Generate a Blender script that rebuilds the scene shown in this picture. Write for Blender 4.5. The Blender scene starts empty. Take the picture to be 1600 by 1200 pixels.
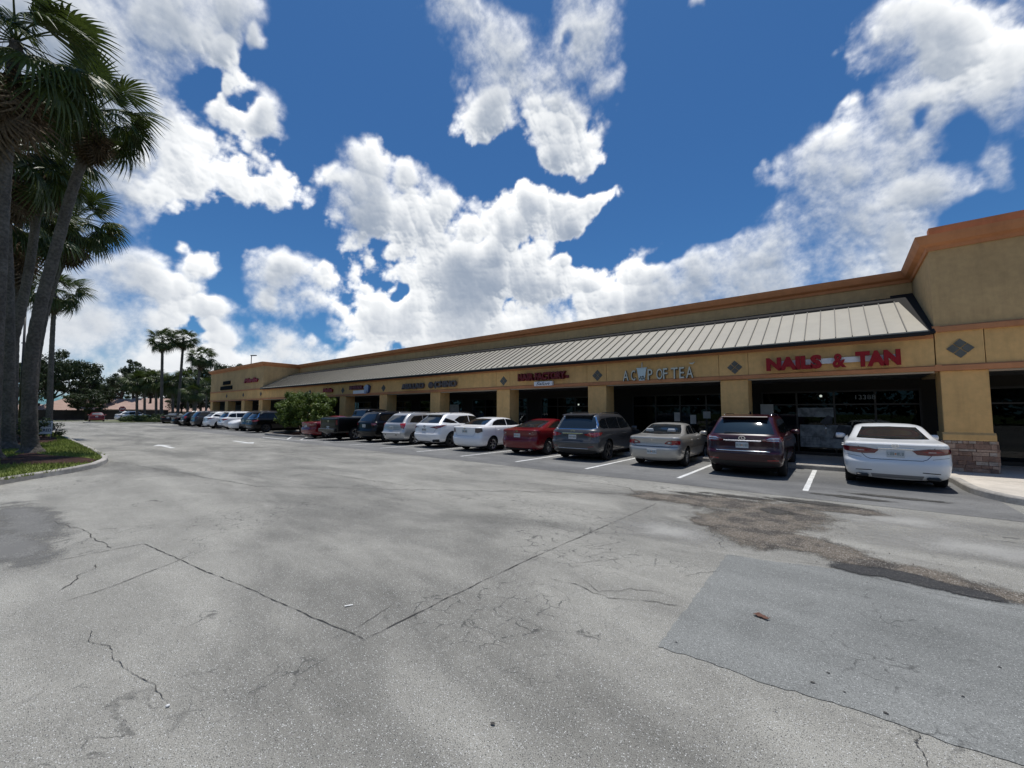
import bpy, bmesh, math, random
import numpy as np
from mathutils import Vector, Matrix, Euler
from mathutils.bvhtree import BVHTree
rad = math.radians
SC = bpy.context.scene
COL = SC.collection

# ------------------------------------------------------------------ camera
CAM_H = 1.72
YAW, PITCH, ROLL, FPX = rad(38.815), rad(4.0075), rad(0.2366), 636.6
cF = Vector((-math.sin(YAW) * math.cos(PITCH), math.cos(YAW) * math.cos(PITCH), math.sin(PITCH)))
_r = Vector((math.cos(YAW), math.sin(YAW), 0)); _u = _r.cross(cF)
cR = _r * math.cos(ROLL) + _u * math.sin(ROLL)
cU = -_r * math.sin(ROLL) + _u * math.cos(ROLL)
cam = bpy.data.cameras.new('camera'); cam_o = bpy.data.objects.new('camera', cam); COL.objects.link(cam_o)
cam.sensor_width = 36; cam.lens = 36 * FPX / 1600; cam.clip_start = .05; cam.clip_end = 5000
cam_o.matrix_world = Matrix(((cR.x, cU.x, -cF.x, 0), (cR.y, cU.y, -cF.y, 0), (cR.z, cU.z, -cF.z, CAM_H), (0, 0, 0, 1)))
SC.camera = cam_o

def ray(x, y): return cF + cR * ((x - 800) / FPX) - cU * ((y - 600) / FPX)
def P(x, y, R):            # the point seen at photo pixel x,y at horizontal range R metres
    d = ray(x, y); return Vector((0, 0, CAM_H)) + d * (R / math.hypot(d.x, d.y))
def G(x, y, z=0.0):        # the point of the ground seen at photo pixel x,y
    d = ray(x, y); return Vector((0, 0, CAM_H)) + d * ((z - CAM_H) / d.z)

# ------------------------------------------------------------------ light
SUN_EL, SUN_AZ = rad(83.5), rad(-35.0)      # azimuth measured from +Y towards +X
sdir = Vector((math.sin(SUN_AZ) * math.cos(SUN_EL), math.cos(SUN_AZ) * math.cos(SUN_EL), math.sin(SUN_EL)))
sl = bpy.data.lights.new('sun', 'SUN'); sl.energy = 5.0; sl.angle = rad(.53); sl.color = (1, .965, .91)
so = bpy.data.objects.new('sun', sl); COL.objects.link(so)
so.rotation_euler = sdir.to_track_quat('Z', 'Y').to_euler()
SC.view_settings.view_transform = 'Standard'; SC.view_settings.look = 'None'
SC.view_settings.exposure = -0.35; SC.view_settings.gamma = 1
SC.cycles.max_bounces = 6; SC.cycles.diffuse_bounces = 3; SC.cycles.glossy_bounces = 3; SC.cycles.transmission_bounces = 3; SC.cycles.transparent_max_bounces = 8

# ------------------------------------------------------------------ node helper
class NT:
    def __init__(s, nt): s.t = nt
    def n(s, typ, props=None, **inp):
        nd = s.t.nodes.new(typ)
        for k, v in (props or {}).items(): setattr(nd, k, v)
        for k, v in inp.items(): s.set(nd, k, v)
        return nd
    def set(s, nd, k, v):
        if k.startswith('i') and k[1:].isdigit(): sock = nd.inputs[int(k[1:])]
        else: sock = nd.inputs[k.replace('_', ' ')]
        if isinstance(v, bpy.types.NodeSocket): s.t.links.new(v, sock)
        elif isinstance(v, bpy.types.Node): s.t.links.new(v.outputs[0], sock)
        else:
            if isinstance(v, (tuple, list)) and len(v) == 3 and sock.type == 'RGBA': v = (*v, 1)
            sock.default_value = v
    def math(s, op, a, b=0.0, c=None, clamp=False):
        kw = dict(i0=a, i1=b)
        if c is not None: kw['i2'] = c
        return s.n('ShaderNodeMath', dict(operation=op, use_clamp=clamp), **kw).outputs[0]
    def vm(s, op, a, b=None):
        kw = dict(i0=a)
        if b is not None: kw['i1'] = b
        nd = s.n('ShaderNodeVectorMath', dict(operation=op), **kw)
        return nd.outputs['Value'] if op in ('LENGTH', 'DOT_PRODUCT', 'DISTANCE') else nd.outputs[0]
    def mix(s, f, a, b, blend='MIX'):
        nd = s.n('ShaderNodeMix', dict(data_type='RGBA', blend_type=blend))
        s.set(nd, 'i0', f); s.set(nd, 'i6', a); s.set(nd, 'i7', b); return nd.outputs[2]
    def ramp(s, f, a, b, lo=0.0, hi=1.0, smooth=True):
        nd = s.n('ShaderNodeMapRange', dict(interpolation_type='SMOOTHSTEP' if smooth else 'LINEAR'))
        s.set(nd, 'i0', f); s.set(nd, 'i1', a); s.set(nd, 'i2', b); s.set(nd, 'i3', lo); s.set(nd, 'i4', hi)
        return nd.outputs[0]
    def noise(s, vec, scale, detail=2, rough=.5, lac=2.0, dist=0.0, color=False):
        nd = s.n('ShaderNodeTexNoise', None, Vector=vec, Scale=scale, Detail=detail, Roughness=rough, Lacunarity=lac, Distortion=dist)
        return nd.outputs[1 if color else 0]

# ------------------------------------------------------------------ sky
W = bpy.data.worlds.new('World'); SC.world = W; W.use_nodes = True
wt = W.node_tree; wt.nodes.clear(); w = NT(wt)
out = w.n('ShaderNodeOutputWorld'); bg = w.n('ShaderNodeBackground')
wt.links.new(bg.outputs[0], out.inputs[0])
sky = w.n('ShaderNodeTexSky', dict(sky_type='NISHITA', sun_disc=False, sun_elevation=SUN_EL, sun_rotation=SUN_AZ,
                                   air_density=1.0, dust_density=.6, ozone_density=3.0, altitude=0))
skyc = w.mix(1.0, sky.outputs[0], (.43, .84, 1.20), 'MULTIPLY')
wt.links.new(skyc, bg.inputs[0]); bg.inputs[1].default_value = .095

# clouds: a dome 1.4 km out; cover and self-shading are worked out per vertex from overlapping billows
def azel(x, y):
    d = ray(x, y).normalized(); return (math.atan2(d.x, d.y), math.asin(d.z))
def ell(cx, cy, rx, ry, rot=0):
    c = azel(cx, cy); a = rad(rot); e = .5
    jx = [(p - q) / (2 * e) for p, q in zip(azel(cx + e, cy), azel(cx - e, cy))]
    jy = [(p - q) / (2 * e) for p, q in zip(azel(cx, cy + e), azel(cx, cy - e))]
    ux = (math.cos(a), math.sin(a)); uy = (-math.sin(a), math.cos(a))
    A = [[(jx[0] * ux[0] + jy[0] * ux[1]) * rx, (jx[0] * uy[0] + jy[0] * uy[1]) * ry],
         [(jx[1] * ux[0] + jy[1] * ux[1]) * rx, (jx[1] * uy[0] + jy[1] * uy[1]) * ry]]
    return c, np.linalg.inv(np.array(A))
CLOUDS = [
 (230,40,100,110),(200,190,120,110),(310,215,100,55,15),(270,285,150,45),(395,290,95,38,5),(100,250,160,160),(40,60,160,160),
 (360,20,60,45),(350,70,30,30),(415,190,40,40),(350,190,60,40),(140,120,110,120),
 (400,60,14,22),(405,72,18,10),
 (205,425,78,42),(255,440,45,35),(318,408,45,22),(290,388,30,12,20),(325,486,55,18),
 (90,470,90,70),(150,545,190,60),(60,560,120,60),(230,520,90,40),(120,500,90,40),
 (350,520,30,24),(140,590,150,40),(300,600,140,30),(250,560,70,25),(420,560,110,40),(560,560,90,30),(500,590,120,30),(420,525,48,30),(400,565,110,30),(470,565,60,30),(480,525,18,14),(455,548,25,18),
 (435,430,45,28),(410,455,30,22),(500,420,25,26),(480,470,80,35),(545,460,80,42),(600,500,85,40),(640,530,60,30),(560,510,60,30),
 (530,270,35,28),(575,275,40,38),(640,275,24,28),(590,330,65,55),(650,350,75,70),(700,305,28,36),(710,370,80,60),(690,430,110,70),
 (770,340,50,40),(790,400,80,70),(820,345,40,35),(730,480,110,50),(660,480,90,50),(850,380,40,30,-35),(925,318,48,15,-35),
 (880,350,40,30,-35),(830,310,22,25),(560,400,40,60),(700,520,160,40),(900,520,120,30),(1150,460,160,50),(450,420,50,26),(520,440,60,32),(1290,240,60,60),(1330,180,50,50),(1225,270,36,50),(1340,120,40,50),(1410,30,60,50),(1230,380,70,60),
 (740,20,60,40),(790,60,70,60),(820,120,75,55),(910,60,58,80),(945,125,38,36),(860,170,60,50),(890,225,40,40),(905,255,22,26),(770,170,40,40),(720,5,40,25),
 (1470,110,150,120),(1430,250,120,100),(1350,330,110,80),(1088,8,12,12),
 (880,500,110,40),(840,450,55,35),(950,460,110,45),(1010,430,80,40,-15),(1080,430,90,50,-10),(1130,400,70,28,-35),(1100,360,35,14,-35),(880,410,20,22),(1040,480,160,30),
 (1160,430,80,50),(1250,260,46,40),(1240,330,60,60),(1290,300,100,90),(1350,240,110,100),(1400,130,80,90),(1380,60,36,50),
 (1470,100,120,110),(1500,30,130,60),(1580,150,60,60),(1440,210,100,90),(1330,380,130,80),(1450,320,90,70),(1240,410,90,50),(1400,430,120,60),
 (1400,400,90,60),(1570,260,48,50),(1530,290,30,30),(1590,90,60,120),(1490,230,60,60)]
HOLES = [(888,62,9,26,10),(1525,215,22,50,35),(1450,192,14,22,40),(1560,335,95,26,-8),(1140,345,60,16,-30),(330,140,14,20),
         (625,462,12,20,30),(1060,385,50,14,-25),(380,160,24,18)]

_lat = np.random.RandomState(5).rand(64, 64, 64).astype(np.float32)
def vnoise(p):
    q = np.floor(p).astype(np.int32); f = (p - q).astype(np.float32); f = f * f * (3 - 2 * f); q &= 63; q1 = (q + 1) & 63
    def c(a, b, d): return _lat[(q1 if a else q)[:, 0], (q1 if b else q)[:, 1], (q1 if d else q)[:, 2]]
    fx, fy, fz = f[:, 0], f[:, 1], f[:, 2]
    x00 = c(0, 0, 0) * (1 - fx) + c(1, 0, 0) * fx; x10 = c(0, 1, 0) * (1 - fx) + c(1, 1, 0) * fx
    x01 = c(0, 0, 1) * (1 - fx) + c(1, 0, 1) * fx; x11 = c(0, 1, 1) * (1 - fx) + c(1, 1, 1) * fx
    return (x00 * (1 - fy) + x10 * fy) * (1 - fz) + (x01 * (1 - fy) + x11 * fy) * fz
def fbm(p, sc_, n, gain=.5, billow=False, off=0.0):
    acc = 0; amp = 1; tot = 0
    for k in range(n):
        v = vnoise(p * sc_ + (off + 17.3 * k))
        if billow: v = np.abs(2 * v - 1) * 1.6
        acc = acc + v * amp; tot += amp; amp *= gain; sc_ *= 2.03
    return acc / tot
def sstep(x, a, b):
    t = np.clip((x - a) / (b - a), 0, 1); return t * t * (3 - 2 * t)
def cloud_dome(a0, a1, e0, e1, step, generic):
    na, ne = int((a1 - a0) / step) + 1, int((e1 - e0) / step) + 1
    A, E_ = np.meshgrid(np.radians(np.linspace(a0, a1, na)), np.radians(np.linspace(e0, e1, ne)))   # rows go up in elevation
    a, e = A.ravel(), E_.ravel(); D = np.stack([np.sin(a) * np.cos(e), np.cos(a) * np.cos(e), np.sin(e)], 1)
    w1 = [fbm(D, 5.5, 4, .55, off=o) - .5 for o in (0, 41)]; w2 = [fbm(D, 22, 3, .6, off=o) - .5 for o in (7, 51)]
    aw = a + .07 * w1[0] + .04 * w2[0]; ew = e + .06 * w1[1] + .036 * w2[1]
    acc = np.full(a.shape, np.exp(-1.2 * 7.0)); hol = np.zeros(a.shape)
    if not generic:
        for lst, dst in ((CLOUDS, acc), (HOLES, hol)):
            for b in lst:
                c, M = ell(*b); da, de = aw - c[0], ew - c[1]
                l = np.hypot(M[0, 0] * da + M[0, 1] * de, M[1, 0] * da + M[1, 1] * de); m = l < 3
                if dst is acc: acc[m] += np.exp(7.0 * (1 - l[m]))
                else: hol[m] = np.maximum(hol[m], 1 - sstep(l[m], .3, 1.7))
    B = np.minimum(np.log(acc) / 7.0, .62) - .75 * hol
    if generic: B = (fbm(D, 2.6, 3) - .50) * 5 + .1
    bil = fbm(D, 9.0, 6, .56, True, 3.0); nz = fbm(D, 6.0, 8, .62, False, 9.0)
    soft = sstep(fbm(D, 4.0, 3, .5, off=77), .38, .62)          # 0 crisp cauliflower, 1 soft and wispy
    dens = B + .09 + (bil - .55) * (1.15 - .6 * soft) + (nz - .5) * (1.5 + 1.1 * soft)
    fade = np.clip(np.minimum(a - math.radians(a0), math.radians(a1) - a) / .12, 0, 1) if not generic else 1
    fade = fade * np.clip((math.radians(e1) - e) / .12, 0, 1)
    dens = dens - (1 - fade) * 1.5
    cov = sstep(dens, -.10, .22 + .95 * soft)
    G_ = lambda v: v.reshape(ne, na)
    body = G_(np.clip(dens, 0, 1.2)); st = math.radians(step)
    # light comes down from above: optical depth of the cloud over each point
    od = np.zeros_like(body); K = int(math.radians(11) / st); wk = 0
    cs = np.vstack([np.cumsum(body[::-1], 0)[::-1], np.zeros((1, na))])
    for kk, ww in ((int(K * .12), .45), (int(K * .4), .3), (K, .25)):
        kk = max(1, kk); hi = np.minimum(np.arange(ne) + kk, ne); od += ww * (cs[:ne] - cs[hi]) / kk
    hgt = G_(fbm(D, 9.0, 5, .42, True, 3.0) * .6 + fbm(D, 6.0, 4, .5, False, 9.0) * .3 + np.clip(dens, 0, .6) * .35); gy = np.gradient(hgt, axis=0) / st; gx = np.gradient(hgt, axis=1) / st
    rel = np.clip(-gy * .010 - gx * .005, -.15, .15) * (1 - .55 * np.clip(body / .8, 0, 1))
    lit = .27 + 1.0 * np.exp(-2.3 * od) + rel * G_(sstep(dens, .0, .35)) + .12 * G_(fbm(D, 3.1, 3, off=30) - .5)
    # haze low down makes everything paler
    low = np.clip(E_ / math.radians(16), 0, 1); lit = lit * low + .78 * (1 - low) * 1.0 + 0
    lit = np.clip(lit, 0, 1.15)
    R_ = 1400.0; co = (D * R_).astype(np.float32); keep = G_(cov) > .004
    kq = keep[:-1, :-1] | keep[1:, :-1] | keep[:-1, 1:] | keep[1:, 1:]; idx = np.arange(na * ne).reshape(ne, na)
    q = np.stack([idx[:-1, :-1][kq], idx[:-1, 1:][kq], idx[1:, 1:][kq], idx[1:, :-1][kq]], 1)
    used = np.unique(q); mp = np.zeros(na * ne, np.int32); mp[used] = np.arange(len(used)); q = mp[q].astype(np.int32)
    me = bpy.data.meshes.new('sky'); me.vertices.add(len(used)); me.vertices.foreach_set('co', co[used].ravel())
    me.loops.add(q.size); me.loops.foreach_set('vertex_index', q.ravel()); me.polygons.add(len(q)); me.polygons.foreach_set('loop_start', np.arange(len(q), dtype=np.int32) * 4)
    me.polygons.foreach_set('loop_total', np.full(len(q), 4, np.int32)); me.update()
    for nm, v in (('cover', cov), ('lit', lit.ravel())):
        at = me.attributes.new(nm, 'FLOAT', 'POINT'); at.data.foreach_set('value', v[used].astype(np.float32))
    o = bpy.data.objects.new('sky', me); COL.objects.link(o); o['kind'] = 'structure'; me.materials.append(CLOUDM); return o
CLOUDM = bpy.data.materials.new('cloud'); CLOUDM.use_nodes = True; CLOUDM.node_tree.nodes.clear(); t = NT(CLOUDM.node_tree)
o_ = t.n('ShaderNodeOutputMaterial'); cv_ = t.n('ShaderNodeAttribute', dict(attribute_name='cover')).outputs['Fac']; lt_ = t.n('ShaderNodeAttribute', dict(attribute_name='lit')).outputs['Fac']
g_ = t.n('ShaderNodeNewGeometry').outputs['Position']; fn_ = t.noise(g_, .035, 4, .65)
edge_ = t.math('MULTIPLY', t.math('MULTIPLY', cv_, t.math('SUBTRACT', 1.0, cv_)), 3.2)
cc_ = t.math('ADD', cv_, t.math('MULTIPLY', edge_, t.math('SUBTRACT', fn_, .5)), clamp=True)
lt2 = t.math('ADD', lt_, t.math('MULTIPLY', t.math('SUBTRACT', fn_, .5), .14))
col_ = t.mix(t.ramp(lt2, .25, .80), (.40, .48, .61), (1.14, 1.17, 1.20)); col_ = t.mix(t.ramp(lt2, .72, 1.12), col_, (1.55, 1.56, 1.57))
em_ = t.n('ShaderNodeEmission', None, Color=col_, Strength=1.0); tr_ = t.n('ShaderNodeBsdfTransparent')
mx_ = t.n('ShaderNodeMixShader', None, i0=cc_, i1=tr_.outputs[0], i2=em_.outputs[0]); CLOUDM.node_tree.links.new(mx_.outputs[0], o_.inputs[0])
CLOUDM.cycles.emission_sampling = 'NONE'
cloud_dome(-118, 52, .2, 60, .12, False)
cloud_dome(70, 220, 3, 60, .8, True)

# ------------------------------------------------------------------ materials
MATS = {}
def mat(name, col=(.5, .5, .5), rough=.6, metal=0.0, spec=.5, coat=0.0, emit=None, es=1.0, var=None, bump=None, alpha=None, trans=None):
    if name in MATS: return MATS[name]
    m = bpy.data.materials.new(name); m.use_nodes = True; t = NT(m.node_tree); b = m.node_tree.nodes['Principled BSDF']
    b.inputs['Roughness'].default_value = rough; b.inputs['Metallic'].default_value = metal
    b.inputs['Specular IOR Level'].default_value = spec; b.inputs['Coat Weight'].default_value = coat
    b.inputs['Coat Roughness'].default_value = .03
    c = (*col, 1); b.inputs['Base Color'].default_value = c
    if var or bump:
        geo = t.n('ShaderNodeNewGeometry').outputs['Position']
    if var:      # list of (scale, amount, detail)
        cur = c
        for (sc_, am, de) in var:
            nz = t.noise(geo, sc_, de, .6)
            f = t.ramp(nz, .3, .7, 1 - am, 1 + am)
            cmb = t.n('ShaderNodeCombineColor', None, i0=f, i1=f, i2=f).outputs[0]
            cur = t.mix(1.0, cur, cmb, 'MULTIPLY')
        t.set(b, 'Base_Color', cur)
    if bump:
        nz = t.noise(geo, bump[0], 3, .6); bp = t.n('ShaderNodeBump', None, Height=nz, Strength=bump[1], Distance=bump[2]); t.set(b, 'Normal', bp.outputs[0])
    if emit: b.inputs['Emission Color'].default_value = (*emit, 1); b.inputs['Emission Strength'].default_value = es
    MATS[name] = m; return m
def weather(m):      # rain streaks running down the render
    t = NT(m.node_tree); b = m.node_tree.nodes['Principled BSDF']; src = b.inputs['Base Color'].links[0].from_socket
    g = t.n('ShaderNodeNewGeometry').outputs['Position']; st = t.noise(t.vm('MULTIPLY', g, (3.6, 3.6, .5)), 1.0, 6, .7)
    k = t.ramp(st, .42, .70, 1.0, .88); c = t.mix(1.0, src, t.n('ShaderNodeCombineColor', None, i0=k, i1=k, i2=k).outputs[0], 'MULTIPLY'); t.set(b, 'Base_Color', c)

STUCCO = mat('ochre_stucco', (.68, .425, .175), .85, spec=.2, var=[(.7, .08, 3), (6, .06, 4)], bump=(60, .5, .006))
STUCCO2 = mat('tan_stucco', (.52, .355, .175), .85, spec=.2, var=[(.7, .08, 3), (6, .06, 4)], bump=(60, .5, .006))
ORANGE = mat('terracotta_trim', (.52, .225, .10), .7, spec=.3, var=[(1.3, .08, 3)], bump=(50, .3, .004))
for m_ in (STUCCO, STUCCO2, ORANGE): weather(m_)
METAL = mat('beige_metal', (.36, .33, .265), .5, spec=.5, var=[(.35, .06, 3), (3, .03, 3)])
SEAM = mat('seam_metal', (.13, .12, .10), .5)
DKMET = mat('dark_flashing', (.026, .025, .024), .85, spec=.15)
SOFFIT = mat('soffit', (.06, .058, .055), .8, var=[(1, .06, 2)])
FRAME = mat('bronze_frame', (.022, .02, .019), .4, .3)
TILE = mat('slate_tile', (.12, .122, .108), .9, var=[(3, .1, 2)])
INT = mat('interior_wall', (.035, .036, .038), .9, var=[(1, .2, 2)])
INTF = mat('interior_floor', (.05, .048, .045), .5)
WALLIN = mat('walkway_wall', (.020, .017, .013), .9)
CONC = mat('pale_concrete', (.56, .51, .44), .9, spec=.2, var=[(.5, .10, 4), (5, .07, 3), (40, .05, 2)], bump=(80, .3, .004))
CURB = mat('curb_concrete', (.36, .34, .31), .9, spec=.2, var=[(.8, .22, 4), (9, .12, 3), (60, .06, 2)], bump=(60, .4, .005))
PAINTW = mat('worn_white_paint', (.62, .62, .60), .8, var=[(5, .15, 4), (40, .15, 2)])
RUBBER = mat('tyre_rubber', (.018, .018, .019), .85, spec=.25)
ALLOY = mat('alloy_rim', (.52, .53, .55), .3, .9)
DALLOY = mat('dark_rim', (.10, .10, .105), .35, .8)
BLACKP = mat('black_plastic', (.014, .014, .015), .55)
WELL = mat('wheel_well', (.006, .006, .006), .9, spec=.1)
CHROME = mat('chrome', (.80, .81, .83), .08, 1)
GLASS = mat('dark_glass', (.008, .010, .012), .03, spec=.5, coat=0)
GLASSB = mat('smoked_glass', (.012, .017, .022), .03, spec=.7, coat=.2)
LAMPR = mat('red_lens', (.30, .010, .012), .12, spec=.7, coat=1)
LAMPD = mat('dark_red_lens', (.13, .008, .016), .1, spec=.7, coat=1)
LAMPW = mat('clear_lens', (.58, .58, .60), .1, .4, coat=1)
PLATE = mat('plate_white', (.55, .57, .57), .5)
PLATET = mat('plate_green', (.03, .10, .09), .5)
PLATEO = mat('plate_orange', (.65, .25, .05), .5)
WHITE = mat('sign_white', (.78, .79, .78), .5)
RED = mat('sign_red', (.26, .003, .008), .45, spec=.3)
DKRED = mat('sign_dark_red', (.13, .004, .008), .45)

def glass_pane():
    m = bpy.data.materials.new('shop_glass'); m.use_nodes = True; t = NT(m.node_tree); m.node_tree.nodes.clear()
    o = t.n('ShaderNodeOutputMaterial'); fr = t.n('ShaderNodeFresnel', None, IOR=1.5)
    tr = t.n('ShaderNodeBsdfTransparent', None, Color=(.42, .45, .45)); gl = t.n('ShaderNodeBsdfGlossy', None, Color=(.9, .95, 1), Roughness=.01)
    f = t.math('MULTIPLY', fr.outputs[0], .45)
    mx = t.n('ShaderNodeMixShader', None, i0=f, i1=tr.outputs[0], i2=gl.outputs[0]); m.node_tree.links.new(mx.outputs[0], o.inputs[0])
    return m
PANE = glass_pane()

def paint(name, col, rough=.32, metal=.0, spec=.5):
    m = mat(name, col, rough, metal, .35, coat=.75)
    t = NT(m.node_tree)
    b = m.node_tree.nodes['Principled BSDF']
    geo = t.n('ShaderNodeNewGeometry').outputs['Position']
    nz = t.noise(geo, 7, 4, .6); s2 = t.ramp(nz, .35, .7, .01, .07); t.set(b, 'Coat_Roughness', s2)   # film of dust
    return m

# ------------------------------------------------------------------ ground materials
def asphalt(name, base, tint2, spk=1.0, dark=1.0):
    m = bpy.data.materials.new(name); m.use_nodes = True; t = NT(m.node_tree); b = m.node_tree.nodes['Principled BSDF']
    g = t.n('ShaderNodeNewGeometry').outputs['Position']
    # long soft stains along the driving lane and blotches of wear
    st = t.noise(t.vm('MULTIPLY', g, (.16, .42, 1)), 1.0, 5, .62, 2.1, .6)
    st2 = t.noise(t.vm('ADD', t.vm('MULTIPLY', g, (.9, 1.3, 1)), (7, 3, 0)), 1.0, 5, .65, 2.1, .4)
    st3 = t.noise(t.vm('MULTIPLY', g, (.05, 1.1, 1)), 1.0, 4, .6)
    c = t.mix(t.ramp(st, .34, .60), base, tint2)
    k = t.math('MULTIPLY', t.ramp(st2, .3, .72, .86, 1.12), t.ramp(st3, .3, .7, .90, 1.08))
    kc = t.n('ShaderNodeCombineColor', None, i0=k, i1=k, i2=k).outputs[0]; c = t.mix(1.0, c, kc, 'MULTIPLY')
    # aggregate: pale and dark chips of stone
    vo = t.n('ShaderNodeTexVoronoi', dict(feature='F1'), Vector=g, Scale=118.0, Randomness=1.0)
    rnd = t.n('ShaderNodeSeparateColor', None, Color=vo.outputs['Color'])
    dist = vo.outputs['Distance']
    body = t.ramp(dist, .42, .25)
    chip = t.math('MULTIPLY', t.ramp(rnd.outputs[0], .52, .97), body)
    pit = t.math('MULTIPLY', t.ramp(rnd.outputs[1], .45, .95), body)
    c = t.mix(t.math('MULTIPLY', chip, .78 * spk, clamp=True), c, (.62, .62, .60))
    c = t.mix(t.math('MULTIPLY', pit, .85 * spk, clamp=True), c, (.04, .04, .041))
    vo2 = t.n('ShaderNodeTexVoronoi', dict(feature='F1'), Vector=g, Scale=62.0)
    r2 = t.n('ShaderNodeSeparateColor', None, Color=vo2.outputs['Color'])
    chip2 = t.math('MULTIPLY', t.ramp(r2.outputs[0], .86, .93), t.ramp(vo2.outputs['Distance'], .36, .22))
    c = t.mix(t.math('MULTIPLY', chip2, .28 * spk), c, (.68, .68, .66))
    # fine map cracking where the surface has tired
    gw = t.vm('ADD', g, t.vm('MULTIPLY', t.noise(g, 3.0, 4, .6, color=True), (.35, .35, 0)))
    ve = t.n('ShaderNodeTexVoronoi', dict(feature='DISTANCE_TO_EDGE'), Vector=t.vm('MULTIPLY', gw, (1, 1.25, 1)), Scale=4.2)
    line = t.ramp(ve.outputs['Distance'], .040, .008); zone = t.ramp(t.noise(t.vm('ADD', g, (11, 5, 0)), .42, 4, .6), .49, .60); brk = t.ramp(t.noise(g, 6.0, 3, .6), .40, .60)
    c = t.mix(t.math('MULTIPLY', t.math('MULTIPLY', line, zone), t.math('MULTIPLY', brk, .75 * min(1, spk))), c, (.05, .05, .048))
    fine = t.noise(g, 160, 4, .75); ff = t.ramp(fine, .3, .7, 1 - .42 * spk, 1 + .42 * spk)
    c = t.mix(1.0, c, t.n('ShaderNodeCombineColor', None, i0=ff, i1=ff, i2=ff).outputs[0], 'MULTIPLY')
    t.set(b, 'Base_Color', c); b.inputs['Roughness'].default_value = .88; b.inputs['Specular IOR Level'].default_value = .3
    hgt = t.math('ADD', t.math('MULTIPLY', fine, .5), t.math('MULTIPLY', body, .8))
    bp = t.n('ShaderNodeBump', None, Height=hgt, Strength=.55, Distance=.004); t.set(b, 'Normal', bp.outputs[0])
    MATS[name] = m; return m
ASPH = asphalt('worn_asphalt', (.160, .155, .138), (.285, .275, .243), 1.3)
ASPH2 = asphalt('stall_asphalt', (.122, .122, .120), (.185, .183, .175), .6)
ASPH3 = asphalt('patch_asphalt', (.150, .154, .146), (.215, .219, .207), .9)

def decal(name, base, edge_scale, thr, fine=70.0, rough=.9, cols=None, soft=.16, chips=1.0, amp=1.5):
    """a thin spread of loose stuff on the asphalt: shows where a noise mixed with the sheet's own edge falloff is high"""
    m = bpy.data.materials.new(name); m.use_nodes = True; nt = m.node_tree; t = NT(nt); b = nt.nodes['Principled BSDF']; o = nt.nodes['Material Output']
    g = t.n('ShaderNodeNewGeometry').outputs['Position']
    at = t.n('ShaderNodeAttribute', dict(attribute_name='cover')).outputs['Fac']
    nz = t.noise(g, edge_scale, 7, .68, 2.1, .4); n2 = t.noise(g, fine, 2, .5)
    v = t.math('ADD', t.math('ADD', at, t.math('MULTIPLY', t.math('SUBTRACT', nz, .5), amp)), t.math('MULTIPLY', t.math('SUBTRACT', n2, .5), .7))
    a = t.ramp(v, thr, thr + soft)
    vo = t.n('ShaderNodeTexVoronoi', dict(feature='F1'), Vector=g, Scale=120.0); sp = t.n('ShaderNodeSeparateColor', None, Color=vo.outputs['Color'])
    c = base
    if cols:
        c = t.mix(t.ramp(sp.outputs[0], .2, .9), cols[0], cols[1]); c = t.mix(t.ramp(t.noise(g, 2.2, 3, .6), .42, .62), c, cols[2])
        c = t.mix(t.math('MULTIPLY', t.ramp(sp.outputs[1], .85, .95), chips), c, (.5, .47, .42))
    t.set(b, 'Base_Color', c); b.inputs['Roughness'].default_value = rough
    hh = t.n('ShaderNodeBump', None, Height=vo.outputs['Distance'], Strength=.6, Distance=.006); t.set(b, 'Normal', hh.outputs[0])
    tr = t.n('ShaderNodeBsdfTransparent'); mx = t.n('ShaderNodeMixShader', None, i0=a, i1=tr.outputs[0], i2=b.outputs[0]); nt.links.new(mx.outputs[0], o.inputs[0])
    return m
GRAVEL = decal('loose_gravel', None, 1.6, .34, soft=.4, chips=.6, cols=((.075, .062, .048), (.185, .155, .12), (.045, .038, .031)))
WET = decal('fresh_tar_patch', (.018, .018, .019), 3.5, .40, chips=.15, amp=.8, soft=.3, rough=.75, cols=((.016, .016, .017), (.04, .039, .037), (.02, .02, .02)))
STAIN = decal('oil_stain', (.035, .032, .028), 2.2, .40, soft=.45, chips=.3, cols=((.03, .028, .025), (.06, .055, .045), (.03, .028, .024)))
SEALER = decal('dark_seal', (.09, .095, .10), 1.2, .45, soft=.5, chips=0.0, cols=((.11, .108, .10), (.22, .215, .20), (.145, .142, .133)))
PALE = decal('pale_worn', (.3, .3, .28), 1.1, .25, soft=1.0, chips=.3, cols=((.26, .255, .235), (.36, .35, .32), (.30, .292, .27)))

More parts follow.
